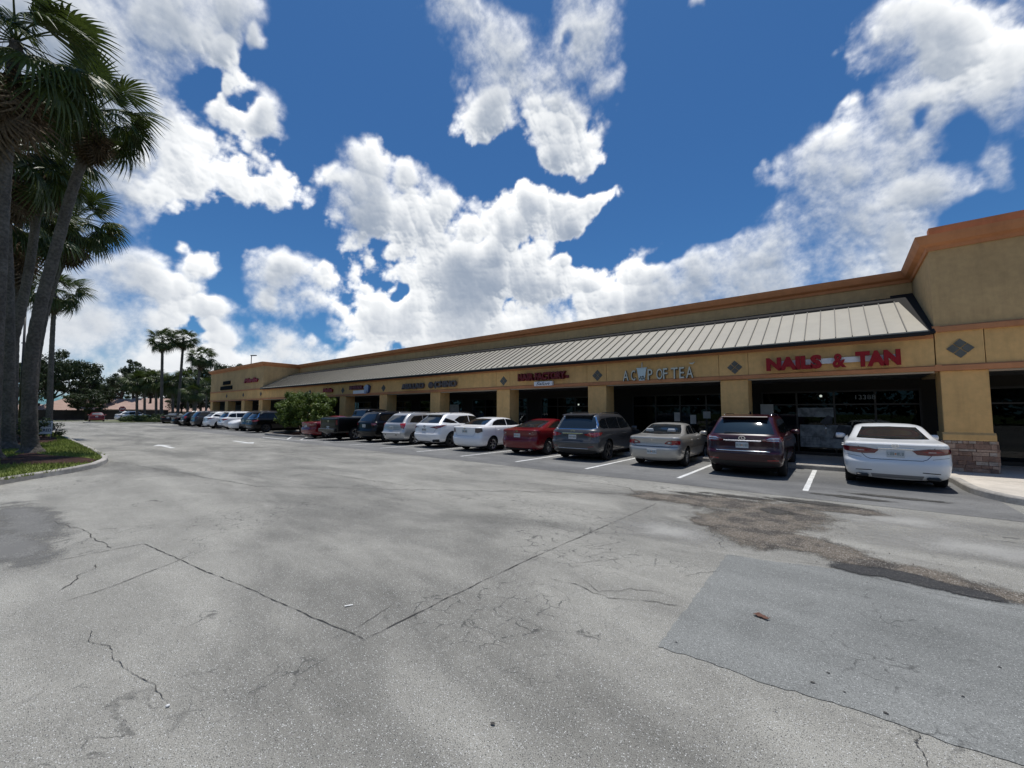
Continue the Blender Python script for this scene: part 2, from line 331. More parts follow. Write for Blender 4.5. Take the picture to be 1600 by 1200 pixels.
# ------------------------------------------------------------------ mesh helpers
def link(name, me, m=None, parent=None, loc=None, smooth=False):
    o = bpy.data.objects.new(name, me); COL.objects.link(o)
    if m is not None:
        for mm in (m if isinstance(m, (list, tuple)) else [m]): me.materials.append(mm)
    if parent is not None: o.parent = parent
    if loc is not None: o.location = loc
    return o
def tag(o, label=None, cat=None, group=None, kind=None):
    if label: o['label'] = label
    if cat: o['category'] = cat
    if group: o['group'] = group
    if kind: o['kind'] = kind
    return o
def empty(name, loc=(0, 0, 0), rz=0.0, label=None, cat=None, group=None):
    o = bpy.data.objects.new(name, None); COL.objects.link(o); o.location = loc; o.rotation_euler = (0, 0, rz); o.empty_display_size = .3
    return tag(o, label, cat, group)
class MB:
    def __init__(s): s.bm = bmesh.new()
    def poly(s, pts, mi=0):
        f = s.bm.faces.new([s.bm.verts.new(p) for p in pts]); f.material_index = mi; return f
    def box(s, x0, x1, y0, y1, z0, z1, mi=0, M=None):
        v = [Vector((x, y, z)) for z in (z0, z1) for y in (y0, y1) for x in (x0, x1)]
        if M: v = [M @ p for p in v]
        v = [s.bm.verts.new(p) for p in v]
        for q in ((0, 2, 3, 1), (4, 5, 7, 6), (0, 1, 5, 4), (2, 6, 7, 3), (0, 4, 6, 2), (1, 3, 7, 5)):
            f = s.bm.faces.new([v[i] for i in q]); f.material_index = mi
        return s
    def prism(s, pts, axis, a, b, mi=0):
        """closed outline in the plane normal to axis, from a to b"""
        def mk(p, t):
            return {0: (t, p[0], p[1]), 1: (p[0], t, p[1]), 2: (p[0], p[1], t)}[axis]
        A = [s.bm.verts.new(mk(p, a)) for p in pts]; Bv = [s.bm.verts.new(mk(p, b)) for p in pts]
        n = len(pts); fs = [s.bm.faces.new(A), s.bm.faces.new(list(reversed(Bv)))]
        for i in range(n): fs.append(s.bm.faces.new((A[i], Bv[i], Bv[(i + 1) % n], A[(i + 1) % n])))
        for f in fs: f.material_index = mi
        return s
    def tube(s, pts, radii, n=10, mi=0, cap=True, smooth=True, squash=1.0):
        pts = [Vector(p) for p in pts]
        if not isinstance(radii, (list, tuple)): radii = [radii] * len(pts)
        rings = []; up = Vector((0, 0, 1))
        d0 = (pts[1] - pts[0]).normalized()
        a = d0.cross(up if abs(d0.z) < .95 else Vector((1, 0, 0))).normalized()
        for i, p in enumerate(pts):
            d = (pts[min(i + 1, len(pts) - 1)] - pts[max(i - 1, 0)]).normalized()
            a = (a - d * a.dot(d)).normalized(); b = d.cross(a)
            rings.append([s.bm.verts.new(p + (a * math.cos(2 * math.pi * k / n) + b * math.sin(2 * math.pi * k / n) * squash) * radii[i]) for k in range(n)])
        for i in range(len(rings) - 1):
            for k in range(n):
                f = s.bm.faces.new((rings[i][k], rings[i][(k + 1) % n], rings[i + 1][(k + 1) % n], rings[i + 1][k])); f.smooth = smooth; f.material_index = mi
        if cap:
            for rr in (list(reversed(rings[0])), rings[-1]):
                f = s.bm.faces.new(rr); f.material_index = mi
        return s
    def lathe(s, prof, axis='X', c=(0, 0, 0), n=28, mi=0, smooth=True, close=False):
        """prof: (radius, along)"""
        c = Vector(c); rings = []
        for r, h in prof:
            ring = []
            for k in range(n):
                a = 2 * math.pi * k / n; ca, sa = math.cos(a) * r, math.sin(a) * r
                v = {'X': (h, ca, sa), 'Y': (sa, h, ca), 'Z': (ca, sa, h)}[axis]
                ring.append(s.bm.verts.new(c + Vector(v)))
            rings.append(ring)
        if close: rings.append(rings[0])
        for i in range(len(rings) - 1):
            for k in range(n):
                f = s.bm.faces.new((rings[i][k], rings[i][(k + 1) % n], rings[i + 1][(k + 1) % n], rings[i + 1][k])); f.smooth = smooth; f.material_index = mi
        return s
    def build(s, name, m, parent=None, loc=None, bevel=0, fixn=True, sharp=None):
        if bevel:
            bmesh.ops.bevel(s.bm, geom=s.bm.edges[:], offset=bevel, segments=1, affect='EDGES')
        if fixn: bmesh.ops.recalc_face_normals(s.bm, faces=s.bm.faces[:])
        me = bpy.data.meshes.new(name); s.bm.to_mesh(me); s.bm.free()
        if sharp: me.set_sharp_from_angle(angle=sharp)
        return link(name, me, m, parent, loc)
def text(name, txt, size, m, parent, loc, ext=.04, off=0.0, width=None, height=None, rot=(math.pi / 2, 0, 0), shear=0.0, space=1.0):
    cu = bpy.data.curves.new('t', 'FONT'); cu.body = txt; cu.size = size; cu.extrude = ext; cu.offset = off; cu.shear = shear; cu.space_character = space
    cu.resolution_u = 3
    o = bpy.data.objects.new('t', cu); COL.objects.link(o)
    dg = bpy.context.evaluated_depsgraph_get(); me = bpy.data.meshes.new_from_object(o.evaluated_get(dg)); me.name = name
    bpy.data.objects.remove(o); bpy.data.curves.remove(cu)
    xs = [v.co.x for v in me.vertices]; ys = [v.co.y for v in me.vertices]
    sx = width / (max(xs) - min(xs)) if width else 1; sy = height / (max(ys) - min(ys)) if height else sx
    for v in me.vertices: v.co.x = (v.co.x - min(xs)) * sx; v.co.y = (v.co.y - min(ys)) * sy
    me.materials.clear(); o = link(name, me, m, parent); o.location = loc; o.rotation_euler = rot
    return o
rnd = random.Random(7)

# ------------------------------------------------------------------ ground
def sheet(name, pts, z, m, kind='structure', seg=None, fall=None):
    mb = MB(); mb.poly([(p[0], p[1], z) for p in pts])
    o = mb.build(name, m); tag(o, kind=kind); return o
GRASSF = mat('field_grass', (.055, .085, .022), .95, spec=.1, var=[(.05, .3, 4), (.8, .25, 4), (14, .3, 3)])
sheet('ground', [(-1500, -1500), (1500, -1500), (1500, 1500), (-1500, 1500)], -.012, GRASSF)
sheet('parking_lot', [(-150, -60), (60, -60), (60, 16.2), (-150, 16.2)], 0, ASPH)
sheet('side_road', [(-135, 16.2), (-66, 16.2), (-66, 60), (-135, 60)], 0, ASPH2)
# the stall strip is a newer, darker surface
mb = MB(); pts = [(2.4, 10.35), (2.4, 16.0), (-62, 16.0), (-62, 10.6)]
for i in range(40): pts.append((-62 + 64.4 * (i + 1) / 41, 10.35 + rnd.uniform(-.06, .06)))
mb.poly([(x, y, .004) for x, y in pts]); tag(mb.build('parking_strip', ASPH2), kind='structure')
# rectangular repair patch in the foreground
pt = [(-1.15, 5.62), (-1.12, 3.12), (-.3, 3.17), (.63, 3.24), (8, 3.5), (8, 6.3), (1.3, 6.05), (0, 5.9)]
mb = MB(); q = []
for i in range(len(pt)):
    a, b = pt[i], pt[(i + 1) % len(pt)]; n = max(1, int(math.dist(a, b) / .045)) if min(a[0], b[0]) < 3 else 1
    for k in range(n): q.append((a[0] + (b[0] - a[0]) * k / n + rnd.uniform(-.010, .010), a[1] + (b[1] - a[1]) * k / n + rnd.uniform(-.010, .010) + .02 * math.sin(k * .31) * math.sin(k * .083), .004))
mb.poly(q); tag(mb.build('repair_patch', ASPH3), kind='structure')

def spread(name, blobs, z, m, step=.09, kind='structure'):
    """grid sheet whose vertex attribute 'cover' falls off from the blobs (cx,cy,rx,ry,rot)"""
    xs = [b[0] - 1.6 * max(b[2], b[3]) for b in blobs] + [b[0] + 1.6 * max(b[2], b[3]) for b in blobs]
    ys = [b[1] - 1.6 * max(b[2], b[3]) for b in blobs] + [b[1] + 1.6 * max(b[2], b[3]) for b in blobs]
    x0, x1, y0, y1 = min(xs), max(xs), min(ys), max(ys); nx = max(4, int((x1 - x0) / step)); ny = max(4, int((y1 - y0) / step))
    co = []; cv = []; ok = []
    for j in range(ny + 1):
        for i in range(nx + 1):
            x = x0 + (x1 - x0) * i / nx; y = y0 + (y1 - y0) * j / ny; best = -1
            for b in blobs:
                a = rad(b[4] if len(b) > 4 else 0); dx, dy = x - b[0], y - b[1]
                u = (dx * math.cos(a) + dy * math.sin(a)) / b[2]; v = (-dx * math.sin(a) + dy * math.cos(a)) / b[3]
                best = max(best, 1.25 - math.hypot(u, v) * .75)
            co.append((x, y, z)); cv.append(max(best, -.6)); ok.append(best > -.15)
    fs = []
    for j in range(ny):
        for i in range(nx):
            k = j * (nx + 1) + i
            if ok[k] or ok[k + 1] or ok[k + nx + 1] or ok[k + nx + 2]: fs.append((k, k + 1, k + nx + 2, k + nx + 1))
    me = bpy.data.meshes.new(name); me.from_pydata(co, [], fs); at = me.attributes.new('cover', 'FLOAT', 'POINT'); at.data.foreach_set('value', cv)
    o = link(name, me, m); tag(o, kind=kind); return o
def gb(px, py, rx, ry, rot=0): p = G(px, py); return (p.x, p.y, rx, ry, rot)
spread('worn_asphalt_area', [gb(1420, 815, 1.3, .8), gb(1540, 860, 1.3, .7), gb(1050, 830, .9, .5)], .0065, PALE, .12)
spread('gravel_spill', [gb(1180, 812, .8, .85),gb(1130, 785, .9, .62), gb(1215, 800, .75, .9), gb(1180, 835, .55, .6), gb(1260, 850, .6, .45, -20), gb(1050, 778, .8, .5),
                        gb(1340, 875, .55, .28, -10), gb(1430, 895, .6, .26, -6), gb(1540, 925, .7, .22, -4), gb(1300, 795, .7, .35), gb(1110, 815, .3, .4)], .0085, GRAVEL, .12)
spread('tar_patch', [gb(1345, 892, .26, .17, 0), gb(1420, 905, .38, .20, -8), gb(1500, 924, .32, .14, -14)], .0125, WET, .03)
spread('oil_stain', [gb(1150, 776, .7, .16), gb(1260, 785, .75, .2), gb(1400, 778, .9, .16), gb(1080, 772, .5, .12), gb(1330, 778, .7, .18), gb(1210, 800, .3, .25)], .0125, STAIN, .08)
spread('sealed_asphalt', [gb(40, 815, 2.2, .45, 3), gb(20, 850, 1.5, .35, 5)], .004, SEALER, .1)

CRACKM = mat('crack', (.07, .067, .062), .95, spec=.1)
def crack(pts, wd, seed, jag=.03, step=.05, z=.006, name='crack'):
    r = random.Random(seed); P2 = []
    for i in range(len(pts) - 1):
        a, b = Vector(pts[i]).to_2d(), Vector(pts[i + 1]).to_2d(); n = max(2, int((b - a).length / step)); d = (b - a).normalized(); nn = Vector((-d.y, d.x)); off = 0
        for k in range(n):
            off = off * .85 + r.uniform(-jag, jag)
            w_ = math.sin(math.pi * k / n) if jag > .01 else 1
            P2.append(a + (b - a) * (k / n) + nn * off * w_)
    P2.append(Vector(pts[-1]).to_2d()); L_, R_ = [], []
    for i, p in enumerate(P2):
        d = (P2[min(i + 1, len(P2) - 1)] - P2[max(0, i - 1)]).normalized(); nn = Vector((-d.y, d.x)); ww = wd * r.uniform(.15, 1.1) * .5
        if i in (0, len(P2) - 1): ww *= .2
        L_.append(p + nn * ww); R_.append(p - nn * ww)
    mb = MB(); vl = [mb.bm.verts.new((p.x, p.y, z)) for p in L_]; vr = [mb.bm.verts.new((p.x, p.y, z)) for p in R_]
    for i in range(len(P2) - 1): mb.bm.faces.new((vl[i], vr[i], vr[i + 1], vl[i + 1]))
    return tag(mb.build(name, CRACKM), kind='structure')
def gp(*pix): return [G(x, y) for x, y in pix]
crack(gp((225, 850), (570, 1000)), .012, 1, .006)
crack(gp((570, 1000), (760, 905), (1025, 787)), .013, 2, .006)
crack(gp((225, 850), (90, 876)), .012, 3, .006)
crack(gp((85, 815), (130, 828), (150, 845), (176, 858)), .012, 4, .02)
crack(gp((175, 835), (245, 820)), .012, 5)
crack(gp((95, 943), (180, 915), (265, 882), (325, 858)), .010, 6, .015)
crack(gp((90, 925), (120, 900), (150, 882)), .012, 7)
crack(gp((143, 985), (140, 1005), (172, 1010), (185, 1035), (205, 1052), (245, 1075), (262, 1100)), .0055, 8, .008, .035)
crack(gp((515, 1000), (560, 980), (620, 940)), .006, 9, .012)
crack(gp((860, 905), (905, 915), (950, 935), (1000, 938), (1070, 950)), .010, 10, .03)
crack(gp((900, 900), (935, 925), (985, 920), (1060, 935)), .007, 11, .03)
crack(gp((1435, 1145), (1440, 1175), (1450, 1200)), .006, 12, .01, .02)
crack(gp((1135, 868), (1300, 885), (1440, 925), (1600, 955)), .006, 15, .01, z=.009)
crack(gp((1130, 800), (1110, 830), (1135, 860)), .014, 16, .05)
for k in range(9):
    a = rnd.uniform(900, 1120); b = rnd.uniform(800, 930)
    crack(gp((a, b), (a + rnd.uniform(30, 90), b + rnd.uniform(-14, 18))), .006, 20 + k, .03)
crack(gp((470, 735), (560, 748), (650, 760)), .02, 40, .05)
crack(gp((450, 745), (520, 733)), .02, 41, .05)
crack(gp((870, 748), (950, 757), (1030, 775)), .02, 42, .05)
crack(gp((0, 690), (400, 760), (1000, 772)), .02, 43, .05)
# small pits in the repair patch
for k, (x, y, r) in enumerate([(1057, 1005, .008), (1294, 1053, .010), (1270, 1068, .014), (1384, 1116, .013), (1320, 1083, .009), (1505, 1090, .010), (1562, 1044, .011), (1432, 1160, .01), (1212, 1112, .007), (770, 1133, .016), (935, 995, .008)]):
    c = G(x, y); mb = MB(); mb.poly([(c.x + math.cos(t * .9) * r * rnd.uniform(.7, 1.3), c.y + math.sin(t * .9) * r * rnd.uniform(.5, .9), .0095) for t in range(7)])
    tag(mb.build('pothole', CRACKM), kind='structure')

# stall stripes
for k in range(10):
    X = -.678 - 2.74 * k; mb = MB(); n = 24; y0, y1 = 11.29, 15.6; hw = .055
    L_ = [(X - hw + rnd.uniform(-.004, .004), y0 + (y1 - y0) * i / n, .0085) for i in range(n + 1)]
    R_ = [(X + hw + rnd.uniform(-.004, .004), y0 + (y1 - y0) * i / n, .0085) for i in range(n + 1)]
    vl = [mb.bm.verts.new(p) for p in L_]; vr = [mb.bm.verts.new(p) for p in R_]
    for i in range(n): mb.bm.faces.new((vl[i], vr[i], vr[i + 1], vl[i + 1]))
    tag(mb.build('stall_stripe', PAINTW), kind='structure')
for k in range(14, 22):
    X = -.678 - 2.74 * k; mb = MB(); mb.box(X - .055, X + .055, 11.29, 15.6, .0085, .009); tag(mb.build('stall_stripe', PAINTW), kind='structure')
for a, b in (((410, 683), (448, 687)), ((448, 687), (458, 682)), ((470, 687), (483, 682)), ((448, 687.5), (520, 690))):
    p, q_ = G(*a), G(*b); d = (q_ - p).normalized(); nn = Vector((-d.y, d.x, 0)) * .06
    mb = MB(); mb.poly([(v.x, v.y, .0085) for v in (p - nn, p + nn, q_ + nn, q_ - nn)]); tag(mb.build('hatch_stripe', PAINTW), kind='structure')
def arrow(c, rz, hook):
    mb = MB(); pts = [(-1.5, -.09), (.5, -.09), (.5, -.38), (1.5, 0), (.5, .38), (.5, .09), (-1.5, .09)]
    M = Matrix.Rotation(rz, 3, 'Z')
    mb.poly([tuple(M @ Vector((x, y, 0)) + Vector((c.x, c.y, .006))) for x, y in pts]); tag(mb.build('lane_arrow', PAINTW), kind='structure')
arrow(G(258, 697.5), math.pi, 0); arrow(G(380, 691), 0, 0)

# ------------------------------------------------------------------ sidewalks and kerbs
def ribbon(name, line, wd, z0, z1, m, side=1):
    """kerb: a rounded strip of width wd to the left of the line"""
    line = [Vector(p).to_2d() for p in line]; prof = [(0, z0), (0.012, z1 - .035), (.04, z1), (wd - .01, z1), (wd, z1 - .01), (wd, z0)]
    mb = MB(); rings = []
    for i, p in enumerate(line):
        d = (line[min(i + 1, len(line) - 1)] - line[max(0, i - 1)]).normalized(); nn = Vector((-d.y, d.x)) * side
        rings.append([mb.bm.verts.new((p.x + nn.x * a, p.y + nn.y * a, b)) for a, b in prof])
    for i in range(len(line) - 1):
        for k in range(len(prof) - 1):
            f = mb.bm.faces.new((rings[i][k], rings[i + 1][k], rings[i + 1][k + 1], rings[i][k + 1])); f.smooth = k in (1, 2)
    mb.bm.faces.new(rings[0]); mb.bm.faces.new(rings[-1])
    return tag(mb.build(name, m), kind='structure')
def arc(cx, cy, r, a0, a1, n=10): return [(cx + r * math.cos(rad(a0 + (a1 - a0) * i / n)), cy + r * math.sin(rad(a0 + (a1 - a0) * i / n))) for i in range(n + 1)]
KY = 15.72
kl = [(-66, KY), (1.3, KY)] + arc(1.3, KY - .8, .8, 90, 0, 6)[1:] + [(2.1, 14.5), (2.1, 13.8), (2.13, 13.3), (2.25, 12.8), (2.45, 12.35), (2.8, 12.0), (3.4, 11.75), (4.2, 11.6), (12, 11.5)]
# fill dense
kl2 = []
for a, b in zip(kl, kl[1:]):
    n = max(1, int(math.dist(a, b) / 1.5)); kl2 += [(a[0] + (b[0] - a[0]) * i / n, a[1] + (b[1] - a[1]) * i / n) for i in range(n)]
kl2.append(kl[-1])
ribbon('kerb', kl2, .16, -.01, .15, CURB, 1)
inner = []
for i, p in enumerate(kl2):
    a = Vector(kl2[max(0, i - 1)]); b = Vector(kl2[min(len(kl2) - 1, i + 1)]); d = (b - a).normalized(); inner.append((p[0] - d.y * .155, p[1] + d.x * .155))
mb = MB(); mb.poly([(x, y, .147) for x, y in inner] + [(12, 19.6, .147), (-66, 19.6, .147)]); tag(mb.build('sidewalk', CONC), kind='structure')
# score joints of the sidewalk
for (a, b) in [((2.35, 14.9), (12, 14.9))] + [((x, 12.2 if x > 2.8 else 16.2), (x, 17)) for x in (3.8, 5.4, 7.0)]:
    mb = MB(); mb.box(min(a[0], b[0]), max(a[0], b[0]) + .008, min(a[1], b[1]), max(a[1], b[1]) + .008, .148, .1485); tag(mb.build('pavement_joint', CRACKM), kind='structure')

# left island
isl = [(-9.5, -6), (-13.2, -.3), (-14.2, -.02), (-15.2, .05), (-15.8, .5), (-16.6, 1.25), (-17.6, 1.85), (-18.8, 2.2), (-19.6, 2.33), (-20.3, 2.4), (-22, 2.45), (-26.3, 2.5), (-33, 2.5), (-40.7, 2.5), (-60, 2.5), (-84, 2.4), (-86, 1.5), (-87, -3), (-87, -30), (-9.5, -30)]
isl = [(-13.2, -30), (-13.2, -8), (-13.0, -3), (-13.2, -1)] + [(-13.6, -.25)] + isl[2:18]
ribbon('kerb', isl, .16, -.01, .15, CURB, 1)
inn = []
for i, p in enumerate(isl):
    a = Vector(isl[max(0, i - 1)]); b = Vector(isl[min(len(isl) - 1, i + 1)]); d = (b - a).normalized(); inn.append((p[0] - d.y * .155, p[1] + d.x * .155))
LAWN = mat('lawn_soil', (.11, .135, .035), .95, spec=.1, var=[(.5, .25, 4), (6, .3, 4), (30, .3, 3)])
mb = MB(); mb.poly([(x, y, .12) for x, y in inn]); tag(mb.build('island_lawn', LAWN), kind='structure')
MULCH = mat('bark_mulch', (.052, .028, .022), .95, spec=.1, var=[(3, .3, 4), (25, .5, 3)], bump=(30, .9, .03))
def blob_sheet(name, cx, cy, rx, ry, z, m, seed, rot=0):
    r = random.Random(seed); mb = MB(); n = 40; v = []
    for k in range(n):
        a = 2 * math.pi * k / n; s = 1 + .07 * math.sin(3 * a + seed) + r.uniform(-.04, .04); x, y = rx * s * math.cos(a), ry * s * math.sin(a)
        v.append((cx + x * math.cos(rot) - y * math.sin(rot), cy + x * math.sin(rot) + y * math.cos(rot), z))
    mb.poly(v); return tag(mb.build(name, m), kind='structure')
mu = [(0, 716), (25, 711), (48, 706), (75, 711), (135, 715), (150, 718), (147, 722), (110, 724), (60, 725), (0, 726)]
mu = [G(x, y, .13) for x, y in mu]
def inmulch(x, y):
    c = False
    for i in range(len(mu)):
        a, b = mu[i], mu[i - 1]
        if (a.y > y) != (b.y > y) and x < (b.x - a.x) * (y - a.y) / (b.y - a.y) + a.x: c = not c
    return c
mb = MB(); mb.poly([tuple(p) for p in mu]); tag(mb.build('mulch_bed', MULCH), kind='structure')
blob_sheet('mulch_bed', -36, .5, 6.5, 1.6, .13, MULCH, 5)
# grass blades
def grass(name, region, n, seed, h=(.04, .10)):
    r = random.Random(seed); mb = MB(); k = 0
    while k < n:
        x = r.uniform(region[0], region[1]); y = r.uniform(region[2], region[3])
        if not region[4](x, y): continue
        a = r.uniform(0, 6.28); hh = r.uniform(*h); ww = r.uniform(.006, .014); lx, ly = r.uniform(-.05, .05), r.uniform(-.05, .05)
        dx, dy = math.cos(a) * ww, math.sin(a) * ww
        f = mb.poly([(x - dx, y - dy, .12), (x + dx, y + dy, .12), (x + lx, y + ly, .12 + hh)]); k += 1
    return tag(mb.build(name, GRASSB, fixn=False), kind='stuff')
GRASSB = mat('grass_blade', (.18, .215, .045), .8, spec=.2, var=[(.7, .3, 3), (9, .25, 3)])
def inlawn(x, y):
    if x > -13.3 or y > 2.35: return False
    if x > -20.3 and y > 2.2 - (x + 20.3) ** 2 * .075: return False
    if inmulch(x, y): return False
    m2 = ((x + 36) / 6.3) ** 2 + ((y - .5) / 1.5) ** 2
    return m2 > 1
grass('grass', (-45, -13.5, -4, 2.4, inlawn), 42000, 11, (.05, .11))

# ------------------------------------------------------------------ the shopping strip
YF, YB, YS = 16.65, 17.45, 19.5      # column face, column back, shopfront plane
ZB = 2.95                            # soffit
plaza = empty('shopping_plaza', (-22, YF, 0), 0, 'long ochre stucco strip of shops with sloped beige metal canopy roof', 'building')
def pp(mb, name, m, **k):
    o = mb.build(name, m, **k); o.parent = plaza; o.matrix_parent_inverse = Matrix.Translation((22, -YF, 0)); return o
plaza.location = (-22, YF, 0)
COLS = [(-3.44, -2.54)] + [(-3.44 - 5.505 * k, -2.54 - 5.505 * k) for k in range(1, 8)]
XR = 2.2                              # left side of the right-hand block
for a, b in COLS[:7]:
    mb = MB(); mb.box(a, b, YF, YB, .147, ZB - .005); pp(mb, 'column', STUCCO, bevel=.012)
# fascia beam over the arcade with reveal joints at the columns
mb = MB(); edges = [XR - .02]
for a, b in COLS: edges += [b + .03, a - .03]
edges += [-46.4]
edges = sorted(edges)
for a, b in zip(edges, edges[1:]):
    if b - a > .05 and a < XR: mb.box(a + .008, b - .008, YF - .02, YB, ZB + .16, 4.02)
pp(mb, 'fascia', STUCCO)
mb = MB(); mb.box(-46.38, XR - .02, YF + .02, YB - .02, ZB + .003, 4.03); pp(mb, 'beam', STUCCO2)
mb = MB(); mb.prism([(YF - .08, ZB + .01), (YF - .08, ZB + .13), (YF - .015, ZB + .165), (YF + .05, ZB + .165), (YF + .05, ZB + .01)], 0, -46.38, XR - .03); pp(mb, 'lower_trim', ORANGE)
mb = MB(); mb.box(-46.38, XR - .03, YF - .07, YF + .03, 3.90, 4.0); pp(mb, 'upper_trim', ORANGE)
# metal canopy
cy0, cz0, cy1, cz1 = YF - .32, 4.06, 19.1, 5.52
mb = MB()

for a in (0, .05):
    pass
vs_ = [mb.bm.verts.new(p) for p in ((-46.38, cy0, cz0), (2.04, cy0, cz0), (1.72, cy1, cz1), (-46.38, cy1, cz1), (-46.38, cy0, cz0 + .05), (2.04, cy0, cz0 + .05), (1.72, cy1, cz1 + .05), (-46.38, cy1, cz1 + .05))]
for f_ in ((3, 2, 1, 0), (4, 5, 6, 7), (0, 1, 5, 4), (1, 2, 6, 5), (2, 3, 7, 6), (3, 0, 4, 7)): mb.bm.faces.new([vs_[i_] for i_ in f_])
pp(mb, 'metal_roof', METAL)
mb = MB(); sl_ = math.atan2(cz1 - cz0, cy1 - cy0); Lc = math.hypot(cz1 - cz0, cy1 - cy0)
k = 0; x = 1.60
while x > -46.3:
    M = Matrix.Translation((x, cy0, cz0 + .05)) @ Matrix.Rotation(sl_, 4, 'X'); mb.box(-.012, .012, .0, Lc, -.002, .042, M=M); x -= .405
pp(mb, 'standing_seams', SEAM)
mb = MB(); mb.box(-46.38, 2.08, cy0 - .02, cy0 + .03, cz0 - .09, cz0 + .01); pp(mb, 'drip_edge', DKMET)
mb = MB(); mb.prism([(cy0 + .04, cz0 - .07), (YF + .05, cz0 - .07), (YF + .05, cz0 - .01), (cy0 + .04, cz0 - .01)], 0, -46.38, 2.0); pp(mb, 'canopy_soffit', DKMET)
mb = MB(); mb.prism([(cy0 + .02, cz0 - .06), (cy0 + .02, cz0 + .0), (20.19, 6.06), (20.19, 5.9)], 0, 1.60, 2.19); pp(mb, 'roof_flashing', DKMET)
mb = MB(); mb.prism([(cy1 - .02, cz1 - .02), (cy1 + .02, cz1 + .13), (20.19, 5.98), (20.19, 5.6)], 0, -46.38, 1.595); pp(mb, 'shaded_gap_flashing', DKMET)  # dark filler above the metal; the shade below the parapet is in its colour
# recessed parapet wall with its cornice
mb = MB(); mb.box(-46.38, 2.19, 20.2, 20.5, 5.6, 6.62); pp(mb, 'parapet_wall', STUCCO2)
def cornice(mb, pts, wallz, tip):
    """mitred cornice along a plan polyline; outward is to the left of travel"""
    prof = [(0, wallz), (.05, wallz), (.07, wallz + .10), (.20, wallz + .16), (.27, wallz + .30), (.30, tip), (.12, tip + .03), (-.35, tip + .03), (-.35, wallz)]
    pts = [Vector(p) for p in pts]; rings = []
    for i, p in enumerate(pts):
        d0 = (pts[i] - pts[i - 1]).normalized() if i else (pts[1] - pts[0]).normalized(); d1 = (pts[i + 1] - pts[i]).normalized() if i < len(pts) - 1 else d0
        n0 = Vector((-d0.y, d0.x)); n1 = Vector((-d1.y, d1.x)); nn = (n0 + n1).normalized(); nn /= max(.3, nn.dot(n0))
        rings.append([mb.bm.verts.new((p.x + nn.x * a, p.y + nn.y * a, b)) for a, b in prof])
    for i in range(len(pts) - 1):
        for k in range(len(prof)): mb.bm.faces.new((rings[i][k], rings[i + 1][k], rings[i + 1][(k + 1) % len(prof)], rings[i][(k + 1) % len(prof)]))
    mb.bm.faces.new(rings[0]); mb.bm.faces.new(rings[-1])
# travelling so that -Y is on the left: go towards -X
XL0, XL1 = -46.45, -63.6
mb = MB(); cornice(mb, [(14, YF), (XR, YF), (XR, 20.2), (XL0, 20.2), (XL0, YF), (XL1, YF), (XL1, 40)], 6.46, 6.86)
pp(mb, 'cornice', ORANGE)
# right block
mb = MB(); mb.box(XR, 14, YF, YF + .3, 4.22, 6.47); mb.box(XR, XR + .3, YF + .3, 20.9, 2.9, 6.47); pp(mb, 'block_wall', STUCCO2)
mb = MB(); mb.box(XR + .02, 14, YF - .05, YF + .25, 6.895, 7.13); mb.box(XR + .02, XR + .3, YF + .26, 20.1, 6.895, 7.0); pp(mb, 'raised_parapet', ORANGE)
mb = MB(); mb.prism([(YF - .09, 4.06), (YF - .09, 4.2), (YF - .02, 4.24), (YF + .1, 4.24), (YF + .1, 4.06)], 0, XR - .05, 14); mb.box(XR - .05, XR + .1, YF - .085, YF + .35, 4.065, 4.235); pp(mb, 'block_upper_trim', ORANGE)
mb = MB(); mb.prism([(YF - .09, 2.95), (YF - .09, 3.09), (YF - .02, 3.13), (YF + .1, 3.13), (YF + .1, 2.95)], 0, XR - .05, 14); mb.box(XR - .05, XR + .1, YF - .085, YF + .35, 2.955, 3.125); pp(mb, 'block_lower_trim', ORANGE)
mb = MB(); mb.box(XR, 3.13, YF - .02, YF + .8, 3.13, 4.06); mb.box(3.15, 7.5, YF, YF + .8, 3.13, 4.06); mb.box(7.52, 8.5, YF - .02, YF + .8, 3.13, 4.06); mb.box(8.52, 14, YF, YF + .8, 3.13, 4.06); pp(mb, 'block_frieze', STUCCO)
for xa in (XR + .06, 7.55):
    mb = MB(); mb.box(xa, xa + .92, YF - .0, YB, 1.03, 2.95); pp(mb, 'block_column', STUCCO, bevel=.012)
    mb = MB(); mb.prism([(YF - .07, 1.0), (YF - .07, 1.16), (YF, 1.22), (YB, 1.22), (YB + .05, 1.0)], 0, xa - .04, xa + .96); pp(mb, 'column_ledge', STUCCO)
# stone base: individual courses of split-face blocks
STONE = []
for i, c in enumerate([(.36, .24, .18), (.27, .17, .125), (.44, .31, .23), (.19, .125, .10), (.40, .33, .27)]): STONE.append(mat('split_stone_%d' % i, c, .9, spec=.15, var=[(8, .2, 4), (40, .15, 3)], bump=(35, .8, .012)))
for xa in (XR + .03, 7.52):
    mb = MB(); z = .147; r = random.Random(5)
    while z < .98:
        hh = r.choice([.07, .09, .11, .14]) if z < .82 else .999 - z; top = z >= .82
        for (axis, a0, a1) in (('x', xa, xa + .98), ('yl', YF - .05, YB + .05), ('yr', YF - .05, YB + .05)):
            a = a0
            while a < a1 - .02:
                ww = r.uniform(.08, .16) if top else r.uniform(.14, .42); b = min(a1, a + ww)
                if a1 - b < .06: b = a1
                p = r.uniform(.0, .03); mi = r.randrange(5)
                if axis == 'x': mb.box(a + .003, b - .003, YF - .06 - p, YF - .02, z + .003, z + hh - .003, mi)
                elif axis == 'yl': mb.box(xa - .03 - p, xa + .01, a + .003, b - .003, z + .003, z + hh - .003, mi)
                else: mb.box(xa + .97, xa + 1.01 + p, a + .003, b - .003, z + .003, z + hh - .003, mi)
                a = b
        z += hh
    mb.box(xa, xa + .98, YF - .02, YB + .02, .147, .99, 3)
    pp(mb, 'stone_base', STONE, bevel=.006)
